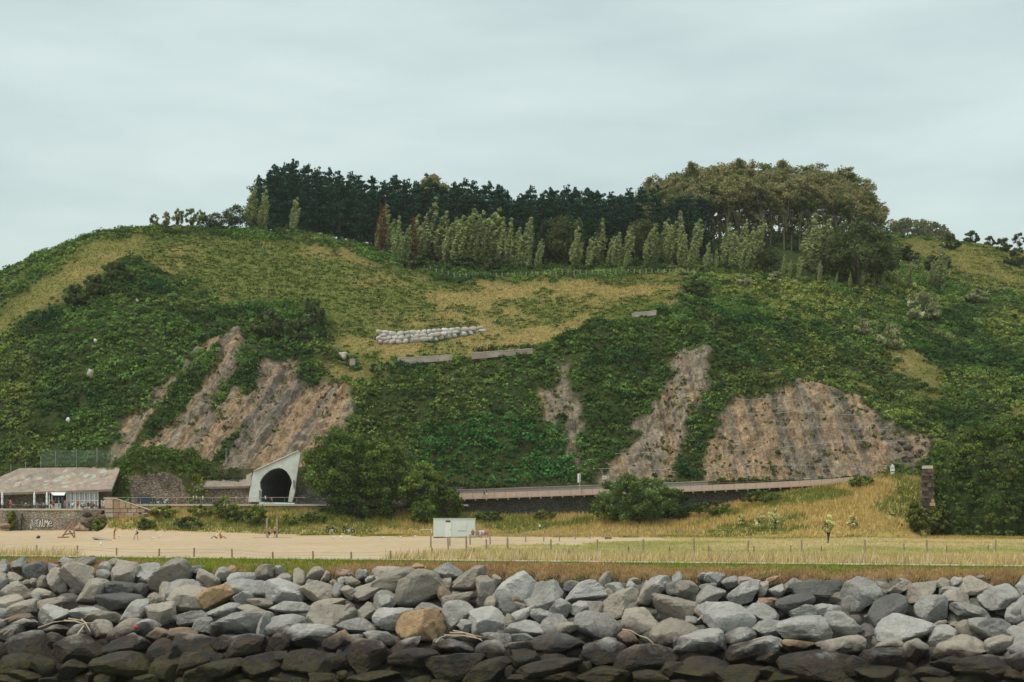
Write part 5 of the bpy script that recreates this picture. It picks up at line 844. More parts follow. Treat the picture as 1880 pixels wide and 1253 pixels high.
cc = (np.array([.098, .158, .038])*(1-hi*.7)+np.array([.36, .31, .12])*hi*.7)*tr.uniform(.4, 1.7, (k, 1)); yl_ = ss(.5, .66, fbm(mv[sel][:, 0]*.3, mv[sel][:, 2]*.3, 0, 149))[:, None]; cc = cc*(1-.5*yl_)+np.array([.22, .27, .065])*.5*yl_; v, f, c = blobs(mv[sel]+tr.normal(0, .35, (k, 3))-[0, .25, 0], r_*[1.15, 1., .8], 30, .21, cc, tr); tag(ob('mound_ivy', npmesh('mound_ivy', v, f, c), leafM), 'dense dark ivy and bramble over the mound behind the ruined pier', 'ivy', kind='stuff')
# dry stone wall on the pasture
sw = thing('pasture_stone_wall', 'pale dry stone retaining wall set into the pasture', 'wall'); WT = np.array([(690, 606), (720, 610), (780, 607), (830, 603), (885, 600)], float); WB = np.array([(690, 631), (730, 632), (790, 627), (850, 617), (885, 609)], float)
gs = [mat('wall_stone_%d' % k, c_k, .9, .15, 2, bump=.04) for k, c_k in enumerate(((.46, .45, .42), (.54, .54, .53), (.40, .36, .32), (.48, .43, .38)))]
x = 690.; 
for row in range(5):
    x = 691.+row % 2*4
    while x < 884:
        wd = sr.uniform(8, 15); tp, bt = np.interp(x+wd/2, WT[:, 0], WT[:, 1]), np.interp(x+wd/2, WB[:, 0], WB[:, 1]); nr = max(2, round((bt-tp)/6.5))
        if row < nr:
            hh = (bt-tp)/nr; cy = tp+hh*(row+.5); g = hit_hill(x+wd/2, bt, 335); Z = g[1]-.5+.12*(bt-cy)/10; v, fc = rock_verts(sr, 2, 8, .04); v = np.sign(v)*np.abs(v)**.72; c = P(x+wd/2, cy, Z); ob('stone', npmesh('stone', v*[wd*Z/F*.60, .55, hh*Z/F*.72], fc, None, False), gs[int(sr.integers(4))], sw, c, (0, sr.uniform(-.12, .12), 0))
        x += wd
cv = []
for px in np.linspace(692, 883, 14):
    tp, bt = np.interp(px, WT[:, 0], WT[:, 1])+1.5, np.interp(px, WB[:, 0], WB[:, 1])+1; Z = hit_hill(px, bt, 335)[1]; cv.append((px, Z+.15, zpy(bt, Z), zpy(tp, Z)))
wall_strip(sw, 'earth_core', cv, 2.5, mat('dark_earth', (.22, .19, .15), .95, .3))
# track walls on the hill
for name, pts, lab in (('track_wall', [(730, 668, 658), (790, 663, 655), (830, 660, 652)], 'left low pale concrete wall of the hill track'), ('track_wall', [(866, 658, 649), (920, 653, 645), (978, 648, 641)], 'middle low pale concrete wall of the hill track beside a hedge'), ('track_wall', [(1160, 581, 576), (1205, 577, 571)], 'short pale wall piece of the hill track at the scrub spur'), ('track_wall', [(642, 669, 660), (652, 669, 660)], 'short pale concrete block at the left end of the hill track')):
    t = thing(name, lab, 'wall'); q = []
    for px, b_, t_ in pts: Z = hit_hill(px, b_, 320)[1]-1.6; q.append((px, Z, zpy(b_+2, Z), zpy(t_, Z)))
    wall_strip(t, 'wall_body', q, .35, concM); wall_strip(t, 'wall_cap', [(a, Z-.04, zt, zt+.12) for a, Z, zb_, zt in q], .45, copeM)
cen = np.array([hit_hill(p_, np.interp(p_, (866, 980), (650, 641))-3, 322) for p_ in np.linspace(870, 980, 60)])+tr.normal(0, .3, (60, 3)); v, f, c = blobs(cen, np.full((60, 3), .65), 30, .2, np.tile([.06, .09, .03], (60, 1)), tr); tag(ob('track_hedge', npmesh('track_hedge', v, f, c), leafM), 'dark clipped hedge above the middle track wall', 'hedge')
# stones and boulders lying on the hill
for px, py, wpx, hpx_, cc, lab in ((165, 687, 13, 19, 2, 'pale boulder standing in the scrub of the left slope'), (630, 655, 16, 16, 3, 'tan boulder at the left end of the hill track'), (125, 773, 8, 14, 1, 'small pale stone above the left rock scar'), (252, 552, 5, 6, 1, 'tiny pale stone in the upper left scrub'), (175, 626, 6, 8, 1, 'small pale stone high in the left scrub')):
    g = hit_hill(px, py+hpx_/2, 306); v, fc = rock_verts(sr, 3, 10, .08); k_ = g[1]/F; tag(ob('hill_boulder', npmesh('hill_boulder', v*[wpx*k_/2, wpx*k_/2, hpx_*k_/2], fc, None, True), gs[cc], None, P(px, py, g[1]-.9)), lab, 'boulder')
for q, (px, py, ww, hh) in enumerate(((1655, 812, 20, 12), (1668, 822, 22, 14), (1650, 826, 18, 12), (1684, 806, 14, 10), (1672, 838, 18, 12), (1690, 828, 12, 10), (1660, 840, 14, 9), (1696, 815, 12, 10))):
    Z = hit_hill(px, py, 304)[1]-1.0; v, fc = rock_verts(sr, 3, 9, .07); tag(ob('cliff_rock', npmesh('cliff_rock', v*[ww*Z/F*.44, .4, hh*Z/F*.42], fc, None, True), (prM[3], prM[1])[q % 2], None, P(px, py, Z), (0, R(sr.uniform(-30, 30)), 0)), 'reddish angular rock in the outcrop above the surfboard', 'rock', 'rocks of the outcrop')
# rock fall netting cables on the cliffs
for q, (x0, y0, x1, y1) in enumerate(((1240, 648, 1300, 652), (1350, 736, 1540, 732), (1345, 760, 1600, 762), (1330, 786, 1640, 790), (1300, 832, 1700, 806), (1290, 858, 1640, 858), (1090, 862, 1240, 866), (1130, 836, 1240, 838))):
    pts = []
    for t_ in np.linspace(0, 1, 14): px = x0+(x1-x0)*t_; pts.append(hit_hill(px, y0+(y1-y0)*t_+2*math.sin(t_*9), 304)-[0, 1.5, 0])
    o = thing('netting_cable', 'thin pale rock fall cable strung across the cliff face', 'cable', (0, 0, 0), 0, 'rock fall cables'); MB().tube(pts, .035, 4).build('cable', metalM, o)
    for p_ in pts[::3]: MB().box(p_+np.array([0, .1, 0]), (.18, .2, .18)).build('anchor_plate', metalM, o)
# chain link rock fall fence above the bar roof
cf = thing('chain_link_fence', 'tall green chain link rock fall fence above the bar roof', 'fence'); CZ = 304.2
for px, y0, y1 in ((75, 858, 838), (102, 859, 829), (140, 858, 826), (178, 857, 822), (205, 857, 828), (230, 853, 822)): MB().tube([P(px, y0+3, CZ), P(px, y1, CZ)], .055, 5).build('post', metalM, cf)
mb = MB()
for s in (-1, 1):
    for px in np.arange(40, 262, 2.6):
        a, b = (px, 857), (px+s*30, 827); q = [a, b]
        t0 = 0; t1 = 1
        if s == 1: t0, t1 = max(0, (75-px)/30), min(1, (228-px)/30)
        else: t0, t1 = max(0, (px-228)/30), min(1, (px-75)/30)
        if t1 > t0+.05: mb.tube([P(px+s*30*t0, 857-30*t0, CZ-.05), P(px+s*30*t1, 857-30*t1, CZ-.05)], .018, 3)
mb.build('chain_link', mat('pale_green_wire', (.16, .24, .19), .6, .1), cf)
for px, y0, y1 in ((20, 868, 852), (47, 862, 848), (415, 850, 822)): tag(MB().tube([P(px, y0+4, 303.8), P(px, y0, 303.8), P(px, y1, 303.8)], [.06, .05, .045], 5).build('fence_post', metalM), {20: 'lone fence post farthest left above the bar roof', 47: 'lone fence post near the chain link fence', 415: 'thin lone post above the short concrete slab'}[px], 'post')
# pasture fence of small pale posts
pf = thing('pasture_fence', 'line of small pale fence posts along the top edge of the pasture', 'fence'); FP = np.array([(735, 482), (770, 492), (800, 500), (840, 510), (900, 509), (1000, 505), (1100, 503), (1180, 501), (1280, 500)], float)
pxs_ = list(np.arange(735, 1282, 11.)); gp = [hit_hill(p_, np.interp(p_, FP[:, 0], FP[:, 1])+3, 395)-[0, .4, 0] for p_ in pxs_]
for g in gp: MB().tube([g+np.array([0, 0, -.3]), g+np.array([tr.normal(0, .04), 0, 1.35])], .07, 5).build('post', copeM, pf)
MB().tube([g+np.array([0, 0, 1.05]) for g in gp], .02, 3).build('wire', metalM, pf)
# ---------------------------------------------------------------- post fences of the field
postM = mat('fence_post_wood', (.24, .18, .115), .9, .3, 5); postM2 = mat('grey_post_wood', (.30, .25, .185), .9, .25, 5)
def post_fence(label, lst, hgt, r, m, wire=(.85, .5)):
    e = thing('post_fence', label, 'fence'); tops = []
    for px, py in lst:
        g = hit_ground(px, py); h = hgt*tr.uniform(.88, 1.12); ln = tr.normal(0, .03, 2)
        MB().lathe((0, 0, 0), [(r*1.05, -.4), (r, .1), (r*.95, h-.05), (r*.7, h)], 8).build('post', m, e, loc=g, rot=(ln[0], ln[1], tr.uniform(0, 3))); tops.append(g+[0, 0, h])
    for k in wire: MB().tube([t-[0, 0, hgt*(1-k)] for t in tops], .011, 3).build('wire', metalM, e)
post_fence('low dark post fence along the path beside the sand', [(-8, 1010), (67, 1014), (142, 1017), (214, 1020), (292, 1022), (356, 1023), (426, 1024), (501, 1028), (575, 1028), (645, 1028), (717, 1029)], .62, .065, postM)
post_fence('low post fence half sunk in the tall field grass near the path', [(793, 1024), (870, 1025), (954, 1026), (1045, 1026), (1154, 1022), (1229, 1021), (1301, 1020), (1384, 1020), (1452, 1019), (1508, 1018), (1660, 1014), (1738, 1017), (1814, 1015), (1900, 1015)], .75, .06, postM)
post_fence('tall pale wooden post fence crossing the dry field', [(791, 1006), (823, 1010), (856, 1011), (893, 1014), (932, 1015), (1012, 1018), (1096, 1019), (1181, 1018), (1274, 1017), (1372, 1019), (1472, 1018), (1588, 1018), (1702, 1015), (1827, 1015), (1930, 1015)], 1.2, .085, postM2)
post_fence('farther post fence receding along the sandy strip', [(826, 1003), (863, 1001), (900, 1000), (932, 997), (965, 996), (998, 995), (1027, 994), (1056, 991), (1083, 989.5), (1108, 988), (1135, 986.5), (1158, 985), (1181, 984), (1204, 983), (1226, 982.5), (1248, 982)], 1.05, .08, postM2, (.85,))
post_fence('thin wire fence with slender posts behind the beach', [(302, 978), (352, 978), (384, 979), (416, 979), (448, 980), (478, 981), (545, 982), (700, 983), (740, 983)], .95, .045, postM2, (.9,))
post_fence('thin wire fence at the foot of the dry bank', [(930, 985), (1000, 984), (1060, 983), (1110, 981), (1160, 980), (1600, 982), (1640, 982), (1790, 984), (1857, 985)], .8, .04, postM, (.9,))
# ---------------------------------------------------------------- white cabin
g = hit_ground(834, 987.5); CW = 76.5*g[1]/F; CHt = 34*g[1]/F
cb = thing('site_cabin', 'white prefabricated site cabin on the sand', 'cabin', g+[0, 1.2, 0]); cabM = mat('cabin_white', (.60, .67, .63), .55, .05, 1.5)
MB().box((0, 0, CHt/2+.05), (CW, 2.4, CHt-.1)).build('cabin_body', cabM, cb)
MB().box((0, 0, CHt+.06), (CW+.12, 2.52, .12)).build('roof_edge', mat('cabin_trim', (.50, .54, .50), .5, .05), cb); MB().box((0, 0, .04), (CW+.04, 2.44, .1)).build('base_frame', darkM, cb)
for k in range(22): MB().box((-CW/2+CW*(k+.5)/22, -1.208, CHt/2+.05), (CW/44, .03, CHt-.2)).build('wall_rib', cabM, cb)
d = MB().box((-CW*.15, -1.25, CHt*.44), (.95, .05, CHt*.82)).build('door', mat('cabin_door', (.66, .72, .68), .5, .04), cb); MB().box((-CW*.15+.36, -1.29, CHt*.42), (.12, .04, .05)).build('handle', darkM, d); MB().box((-CW*.15, -1.29, CHt*.88), (.7, .06, .2)).build('door_vent', darkM, d)
wn = MB().box((CW*.18, -1.25, CHt*.56), (CW*.215, .05, CHt*.36)).build('window_shutter', MATS['cabin_door'], cb)
for k in range(5): MB().box((CW*.18, -1.285, CHt*(.42+.07*k)), (CW*.195, .03, .05)).build('shutter_slat', cabM, wn)
rr2 = thing('pipe_rail', 'low white pipe rail left of the cabin', 'rail', hit_ground(781, 984)); MB().tube([(-.9, 0, -.1), (-.9, 0, 1.), (1., 0, 1.)], .04, 6).build('pipe', whiteM, rr2); MB().tube([(1., 0, 1.0), (1., 0, -.1)], .04, 6).build('post', whiteM, rr2)
# ---------------------------------------------------------------- people
def body_mesh(pose):
    """one continuous skinned body: joints in metres, feet at z = 0, facing -Y"""
    J = {}; E = []; RAD = {}
    def j(n, p, r, par=None):
        J[n] = p; RAD[n] = r
        if par: E.append((par, n))
    sit = pose.startswith('sit'); hip = {'sit': .14, 'sitc': .50}.get(pose, .93)
    j('pelvis', (0, 0, hip), (.15, .115)); lean = {'sit': .10, 'sitc': -.04, 'walk': -.04, 'lean': -.16}.get(pose, 0)
    j('waist', (0, lean*.4, hip+.18), (.13, .10), 'pelvis'); j('chest', (0, lean*.8, hip+.38), (.165, .115), 'waist'); j('collar', (0, lean, hip+.53), (.10, .085), 'chest'); j('neck', (0, lean-.01, hip+.61), (.055, .06), 'collar'); j('head', (0, lean-.03, hip+.70), (.08, .095), 'neck'); j('crown', (0, lean-.02, hip+.80), (.075, .09), 'head')
    j('nose', (0, lean-.125, hip+.70), (.016, .02), 'head')
    for s, n in ((-1, 'L'), (1, 'R')):
        j('sh'+n, (s*.18, lean, hip+.50), (.065, .065), 'collar')
        if pose == 'stand': el, wr = (s*.25, .03, hip+.22), (s*.25, -.05, hip-.02)
        elif pose == 'walk': el, wr = (s*.23, s*.14, hip+.24), (s*.22, s*.2-.12, hip+.02)
        elif pose == 'sit': el, wr = (s*.25, lean-.06, hip+.22), (s*.2, -.26, hip+.16)
        elif pose == 'sitc': el, wr = (s*.25, -.06, hip+.24), (s*.16, -.3, hip+.22)
        else: el, wr = (s*.24, -.18, hip+.3), (s*.2, -.42, hip+.3)
        j('el'+n, el, (.045, .045), 'sh'+n); j('wr'+n, wr, (.03, .03), 'el'+n); d = np.array(wr)-np.array(el); d = d/np.linalg.norm(d); hd = np.array(wr)+d*.08; j('ha'+n, tuple(hd), (.035, .022), 'wr'+n)
        for q in range(4): o_ = np.array([.022*(q-1.5), 0, 0]); j('f%d%s' % (q, n), tuple(hd+o_+d*(.07+.012*(1-abs(q-1.5)/1.5))), (.010, .010), 'ha'+n)
        j('th'+n, tuple(np.array(wr)+d*.06+np.array([-s*.05, -.01, 0])), (.011, .011), 'ha'+n)
        if pose == 'sit': kn, an = (s*.14, -.42, .34), (s*.14, -.74, .07)
        elif pose == 'sitc': kn, an = (s*.12, -.42, .48), (s*.12, -.44, .07)
        elif pose == 'walk': kn, an = (s*.10, -s*.16-.04, .50), (s*.10, -s*.28+.03, .08)
        elif pose == 'ride': kn, an = (s*.12, -.30, .62+s*.08), (s*.12, -.18, .25+s*.12)
        else: kn, an = (s*.12, -.02, .50), (s*.13, .02, .07)
        j('hp'+n, (s*.095, 0, hip-.05), (.095, .1), 'pelvis'); j('kn'+n, kn, (.062, .065), 'hp'+n); j('an'+n, an, (.042, .045), 'kn'+n); j('to'+n, (an[0], an[1]-.17, an[2]-.04), (.04, .03), 'an'+n)
    names = list(J); me = bpy.data.meshes.new('body_cage'); me.from_pydata([J[n] for n in names], [(names.index(a), names.index(b)) for a, b in E], []); o = bpy.data.objects.new('body_cage', me); COL.objects.link(o)
    sk = o.modifiers.new('skin', 'SKIN'); sk.use_smooth_shade = True; 
    for i, n in enumerate(names): me.skin_vertices[0].data[i].radius = RAD[n]; me.skin_vertices[0].data[i].use_root = (i == 0)
    o.modifiers.new('sub', 'SUBSURF').levels = 1; o.modifiers['sub'].render_levels = 1
    ev = o.evaluated_get(bpy.context.evaluated_depsgraph_get()); out_ = bpy.data.meshes.new_from_object(ev); bpy.data.objects.remove(o); out_.name = 'body_'+pose
    n = len(out_.polygons); cen = np.empty(n*3); out_.polygons.foreach_get('center', cen); cen = cen.reshape(-1, 3); idx = np.zeros(n, np.int32)
    z = cen[:, 2]; shirt = (z > hip+.02) & (z < hip+.57) & (np.abs(cen[:, 0]) < .235) & ~((cen[:, 1] < -.2) & (z < hip+.4)); leg_t = .52 if not sit else 0
    pants = (~shirt) & (z < hip+.06) & ((z > leg_t) if not sit else (cen[:, 1] > -.42)) & (np.abs(cen[:, 0]) < .21); shoe = (z < .1) & (cen[:, 1] < 5) if not sit else (cen[:, 1] < -.68) & (z < .12) if pose == 'sit' else (z < .1)
    idx[shirt] = 1; idx[pants] = 2; idx[shoe] = 3
    hair = (z > hip+.72) & ((cen[:, 1] > lean-.06) | (z > hip+.82)); idx[hair] = 4
    out_.materials.clear()
    for nm in range(5): out_.materials.append(metalM)
    out_.polygons.foreach_set('material_index', idx); out_.polygons.foreach_set('use_smooth', np.ones(n, bool)); return out_
BODY = {p_: body_mesh(p_) for p_ in ('stand', 'walk', 'sit', 'sitc', 'lean', 'ride')}
PC = {'red': (.50, .05, .04), 'orange': (.55, .16, .05), 'white': (.70, .70, .68), 'grey': (.30, .31, .32), 'black': (.02, .02, .025), 'blue': (.05, .10, .26), 'navy': (.02, .035, .08), 'pink': (.52, .22, .22), 'skin': (.44, .25, .17), 'teal': (.08, .22, .24), 'beige': (.46, .38, .28), 'brown': (.16, .09, .05), 'hair': (.04, .026, .018), 'blond': (.28, .18, .08)}
cm_ = lambda n: mat('cloth_'+n, PC[n], .85, .08, 8)
def person(px, py, pose, shirt, pants, label, rz=0., H=1.72, hair='hair', Z=None, z=None, group=None):
    g = hit_ground(px, py) if Z is None else np.array([(px-HX)*Z/F, Z, z])
    o = ob('person', BODY[pose], None, None, g, (0, 0, rz), H/1.74)
    for sl, nm in zip(o.material_slots, ('skin', shirt, pants, 'brown', hair)): sl.link = 'OBJECT'; sl.material = cm_(nm)
    return tag(o, label, 'person', group)
person(209.5, 990, 'lean', 'red', 'skin', 'person in a red top bending forward on the sand', R(70), 1.6)
person(249.5, 992, 'walk', 'white', 'beige', 'person in white walking on the sand with a dark bag', R(60), 1.7)
person(398, 989, 'sit', 'white', 'navy', 'person in white sitting on the sand beside someone in orange', R(-60))
person(405, 989, 'sit', 'orange', 'orange', 'person in orange sitting on the sand', R(70))
person(494.5, 988, 'stand', 'skin', 'black', 'shirtless person in black shorts standing by the left wooden post', R(-40), 1.6)
person(505, 988, 'stand', 'skin', 'black', 'shirtless person in black shorts standing by the right wooden post', R(160), 1.75)
for px, sh, pn, hr, lab in ((868, 'orange', 'navy', 'hair', 'person in an orange top sitting against the cabin corner'), (876, 'grey', 'grey', 'hair', 'person in grey sitting next to the one in orange'), (882.5, 'white', 'beige', 'white', 'person in a white hat sitting beside the cabin'), (887.5, 'white', 'pink', 'hair', 'person in a white top with dark hair sitting beside the cabin'), (893.5, 'pink', 'brown', 'white', 'person in pink with a white hat at the end of the seated row')): az_ = R(tr.uniform(-40, 60)); person(px, 987.5, 'sitc', sh, pn, lab, az_, 1.65, hr); chair(hit_ground(px, 987.5), az_, 'folding chair under the ' + lab.split(' sitting')[0].split(' at the end')[0], 'folding chairs by the cabin')
person(991, 976, 'stand', 'white', 'black', 'lone person with black hair and shorts at the foot of the dry bank', R(180), 1.3)
person(889, 0, 'walk', 'blue', 'navy', 'person in blue walking on the walkway', R(90), 1.72, 'hair', 299.2, float(wz(889))); person(893.5, 0, 'walk', 'navy', 'white', 'person in white trousers walking on the walkway', R(90), 1.68, 'hair', 299.6, float(wz(893)))
for px, Z, ps, sh, pn, lab in ((355, 299.3, 'stand', 'white', 'blue', 'person in white beside the bicycles on the promenade'), (361, 299.6, 'stand', 'white', 'navy', 'person in a white shirt and navy shorts on the promenade'), (372.5, 299.4, 'stand', 'white', 'blue', 'taller person in white leaning by the promenade bicycles'), (433.5, 300, 'walk', 'grey', 'teal', 'person in grey walking on the promenade towards the tunnel'), (453.5, 299.3, 'walk', 'pink', 'beige', 'person in pink at the foot of the tunnel portal'), (556, 300, 'walk', 'navy', 'navy', 'person in navy walking past the tunnel on the promenade')): person(px, 0, ps, sh, pn, lab, R(tr.uniform(60, 120)), 1.72, 'hair', Z, PZ)
for px, Z, ps, sh, pn, lab in ((93, 297.4, 'stand', 'black', 'white', 'person in black at the bar counter end'), (98, 296.6, 'stand', 'red', 'black', 'person in a red shirt standing at the bar'), (108, 296.6, 'stand', 'white', 'black', 'person in white and black standing at the bar'), (116, 297, 'stand', 'black', 'grey', 'person in black standing at the right of the bar counter'), (120, 296, 'stand', 'pink', 'grey', 'person in a pink shirt standing at the bar'), (127, 296.2, 'stand', 'pink', 'black', 'person in pink and black by the white slats'), (143.5, 295.8, 'stand', 'orange', 'red', 'person in orange before the white slats'), (19.5, 291.2, 'stand', 'pink', 'red', 'person in pink standing at the terrace edge by the parasols'), (187, 291.5, 'stand', 'white', 'white', 'person in white at the top of the stair'), (191.5, 292, 'stand', 'white', 'white', 'second person in white at the top of the stair')): person(px, 0, ps, sh, pn, lab, R(tr.uniform(100, 260)), 1.7, 'hair', Z, TZ)
for q, (px, sh) in enumerate(((41, 'navy'), (47, 'beige'), (53, 'black'), (68, 'grey'), (74, 'navy'), (80, 'grey'), (134, 'white'), (149, 'white'), (155, 'grey'), (162, 'navy'), (166, 'brown'), (171, 'pink'), (176, 'beige'))): az_ = R(tr.uniform(0, 360)); Z_ = 291.8+(q % 3)*.6; person(px, 0, 'sitc', sh, 'navy', 'person in %s sitting at a table on the bar terrace' % sh, az_, 1.68, 'hair', Z_, TZ, 'people in %s sitting on the terrace' % sh); chair(((px-HX)*Z_/F, Z_, TZ), az_, 'dark cafe chair under a seated guest of the terrace', 'terrace chairs')
# ---------------------------------------------------------------- two-wheelers, van, beach things
tyreM = mat('rubber', (.015, .015, .016), .8, .1); chromeM = mat('chrome', (.5, .5, .5), .25, .05, metal=1.)
def bicycle(loc, rz, col, label, H=1.0):
    e = thing('bicycle', label, 'bicycle', loc, rz, None, H)
    for x in (-.52, .52):
        wl = MB().torus((x, 0, .34), .325, .02, 'y', 20, 5).build('wheel', tyreM, e); mb = MB()
        for q in range(6): a = q*math.pi/6; mb.tube([(x-.31*math.cos(a), 0, .34-.31*math.sin(a)), (x+.31*math.cos(a), 0, .34+.31*math.sin(a))], .005, 3)
        mb.build('spokes', chromeM, wl)
    fm = mat('paint_'+col, PC[col], .4, .05); mb = MB()
    for a, b in (((-.52, 0, .34), (-.08, 0, .32)), ((-.08, 0, .32), (-.2, 0, .85)), ((-.2, 0, .78), (.36, 0, .82)), ((-.08, 0, .32), (.38, 0, .72)), ((-.52, 0, .34), (-.18, 0, .76)), ((.52, 0, .34), (.34, 0, .92))): mb.tube([a, b], .02, 5)
    mb.build('frame', fm, e); MB().box((-.22, 0, .92), (.26, .13, .06)).build('saddle', darkM, e); MB().tube([(.34, -.28, .98), (.33, 0, .97), (.34, .28, .98)], .015, 5).build('handlebar', darkM, e); return e
bicycle((*P(384, 0, 298.6)[:2], PZ), R(10), 'navy', 'navy bicycle leaning on the promenade rail'); bicycle((*P(392, 0, 298.4)[:2], PZ), R(-8), 'black', 'black bicycle parked behind the navy one'); bicycle((*P(365, 0, 298.5)[:2], PZ), R(5), 'blue', 'blue bicycle between the people in white')
for px, sh, hh_, lab, bl in ((487, 'white', 1.72, 'cyclist in white riding out of the tunnel', 'dark bicycle ridden out of the tunnel'), (498, 'orange', 1.3, 'child in orange riding a small bicycle by the tunnel', 'small bicycle ridden by the child in orange')):
    b = P(px, 0, 299.4); bicycle((b[0], b[1], PZ), R(200), 'black', bl, hh_/1.74); person(px+.6, 0, 'ride', sh, 'black', lab, R(290), hh_, 'hair', 299.4, PZ+.02)
def motorbike(loc, rz, col, label):
    e = thing('motorcycle', label, 'motorcycle', loc, rz); pm = mat('bike_paint_'+'_'.join('%d' % (c*100) for c in col), col, .35, .1)
    for x in (-.68, .68):
        wl = MB().torus((x, 0, .32), .25, .075, 'y', 20, 8).build('wheel', tyreM, e); MB().lathe((0, 0, 0), [(.02, -.05), (.12, -.04), (.12, .04), (.02, .05)], 12).build('hub', chromeM, wl, loc=(x, 0, .32), rot=(R(90), 0, 0))
    MB().box((.0, 0, .42), (.5, .3, .36), taper=.8).build('engine', chromeM, e); MB().prism([(-.1, -.14, .68), (.1, -.14, .92), (.42, -.14, .9), (.5, -.14, .68)], (0, .28, 0)).build('fuel_tank', pm, e)
    MB().prism([(-.78, -.13, .86), (-.7, -.13, .72), (-.05, -.13, .68), (-.05, -.13, .82), (-.4, -.13, .86)], (0, .26, 0)).build('seat', darkM, e); MB().tube([(.68, 0, .32), (.46, 0, .98)], .05, 6).build('fork', chromeM, e); MB().tube([(.4, -.36, 1.06), (.45, 0, 1.02), (.4, .36, 1.06)], .02, 5).build('handlebar', darkM, e)
    MB().lathe((0, 0, 0), [(.02, -.06), (.09, -.04), (.1, .04), (.02, .06)], 10).build('headlight', chromeM, e, loc=(.58, 0, .92), rot=(0, R(90), 0)); MB().box((-.8, 0, .98), (.34, .36, .26)).build('luggage_box', darkM, e); MB().tube([(.0, .2, .3), (-.8, .2, .4)], .05, 6).build('exhaust', chromeM, e)
motorbike(hit_ground(608.5, 979), R(12), (.03, .03, .035), 'black motorcycle parked at the edge of the sand left of another'); motorbike(hit_ground(640.5, 979), R(8), (.2, .2, .21), 'grey and black motorcycle parked at the edge of the sand')
motorbike((*P(230, 0, 298.8)[:2], PZ), R(15), (.12, .50, .08), 'bright green motorcycle parked on the promenade'); motorbike((*P(303, 0, 298.8)[:2], PZ), R(-5), (.62, .64, .63), 'white motorcycle parked on the promenade'); motorbike((*P(290, 0, 299.2)[:2], PZ), R(20), (.03, .04, .05), 'dark motorcycle parked between the van and the white one')
b = P(268, 0, 300.6); vn_ = thing('parked_van', 'dark blue van parked on the promenade', 'van', (b[0], b[1], PZ), R(8)); vm_ = mat('van_blue', (.035, .06, .10), .35, .08); glM = mat('dark_glass', (.02, .03, .035), .1, .05, spec=.6)
MB().prism([(-1.5, -.82, .3), (1.5, -.82, .3), (1.55, -.82, .95), (1.05, -.82, 1.05), (.62, -.82, 1.62), (-1.4, -.82, 1.66), (-1.52, -.82, 1.0)], (0, 1.64, 0)).build('van_body', vm_, vn_)
for x0, x1 in ((-1.3, -.5), (-.42, .55)): MB().prism([(x0, -.83, 1.08), (x1+(.28 if x1 > 0 else 0), -.83, 1.08), (x1, -.83, 1.52), (x0, -.83, 1.54)], (0, -.015, 0)).build('side_window', glM, vn_)
MB().prism([(1.04, -.72, 1.09), (1.04, .72, 1.09), (.67, .66, 1.58), (.67, -.66, 1.58)], (.03, 0, .02)).build('windscreen', glM, vn_)
for x in (-.95, .95):
    for y in (-.78, .78): wl = MB().torus((x, y, .32), .22, .1, 'y', 18, 8).build('wheel', tyreM, vn_); MB().lathe((0, 0, 0), [(.02, -.08), (.17, -.06), (.17, .06), (.02, .08)], 12).build('hubcap', chromeM, wl, loc=(x, y, .32), rot=(R(90), 0, 0))
for y in (-.6, .6): MB().box((1.54, y, .82), (.06, .26, .16)).build('headlight', whiteM, vn_)
vnp = thing('volleyball_posts', 'pair of tall grey wooden posts with a line on the sand', 'net posts', hit_ground(500, 988))
for px in (490, 508.5): g = hit_ground(px, 988)-np.array(vnp.location[:]); MB().box((g[0], g[1], 1.25), (.22, .22, 3.1)).build('post', postM2, vnp)
MB().box((0, 0, .03), (5.4, .05, .04)).build('ground_line', mat('red_line', (.30, .11, .08), .8, .1), vnp)
def gull(px, py):
    e = thing('gull', 'white gull standing on the sand', 'bird', hit_ground(px, py), tr.uniform(0, 6.28), 'gulls on the sand', .95); mb = MB()
    mb.tube([(-.3, 0, .20), (-.18, 0, .23), (0, 0, .25), (.14, 0, .29), (.2, 0, .37), (.24, 0, .42), (.29, 0, .41)], [.015, .055, .095, .085, .05, .05, .02], 8); mb.build('body', whiteM, e, True); MB().tube([(.28, 0, .41), (.35, 0, .395)], [.015, .004], 5).build('beak', mat('beak_yellow', (.6, .35, .04), .5, .1), e)
    for s in (-1, 1): MB().tube([(.1, s*.08, .28), (-.1, s*.09, .26), (-.34, s*.05, .22)], [.02, .05, .008], 6).build('wing', mat('gull_grey', (.42, .44, .46), .8, .1), e); MB().tube([(.02, s*.035, .18), (.02, s*.035, 0)], .008, 4).build('leg', MATS['beak_yellow'], e)
for px, py in ((219.5, 988), (280, 992), (292, 989), (612, 991), (627, 990), (702.5, 991.5), (734, 990), (761, 988), (857, 989), (185, 1003)): gull(px, py)
bl = thing('beach_ball', 'small white ball on the sand between the two wooden posts', 'ball', hit_ground(496, 989)+[0, 0, .12]); 
U_, F_ = ICO[2]; ob('ball_skin', npmesh('ball_skin', U_*.13, F_, None, True), whiteM, bl); MB().torus((0, 0, 0), .128, .006, 'z').build('seam', darkM, bl)
bg_ = thing('beach_bag', 'dark bag lying alone on the sand below the graffiti', 'bag', hit_ground(70, 989)); v, fc = rock_verts(sr, 3, 14, .06); ob('bag_body', npmesh('bag_body', v*[.32, .2, .2]+[0, 0, .18], fc, None, True), darkM, bg_); MB().torus((0, 0, .36), .13, .015).build('handle', cm_('brown'), bg_)
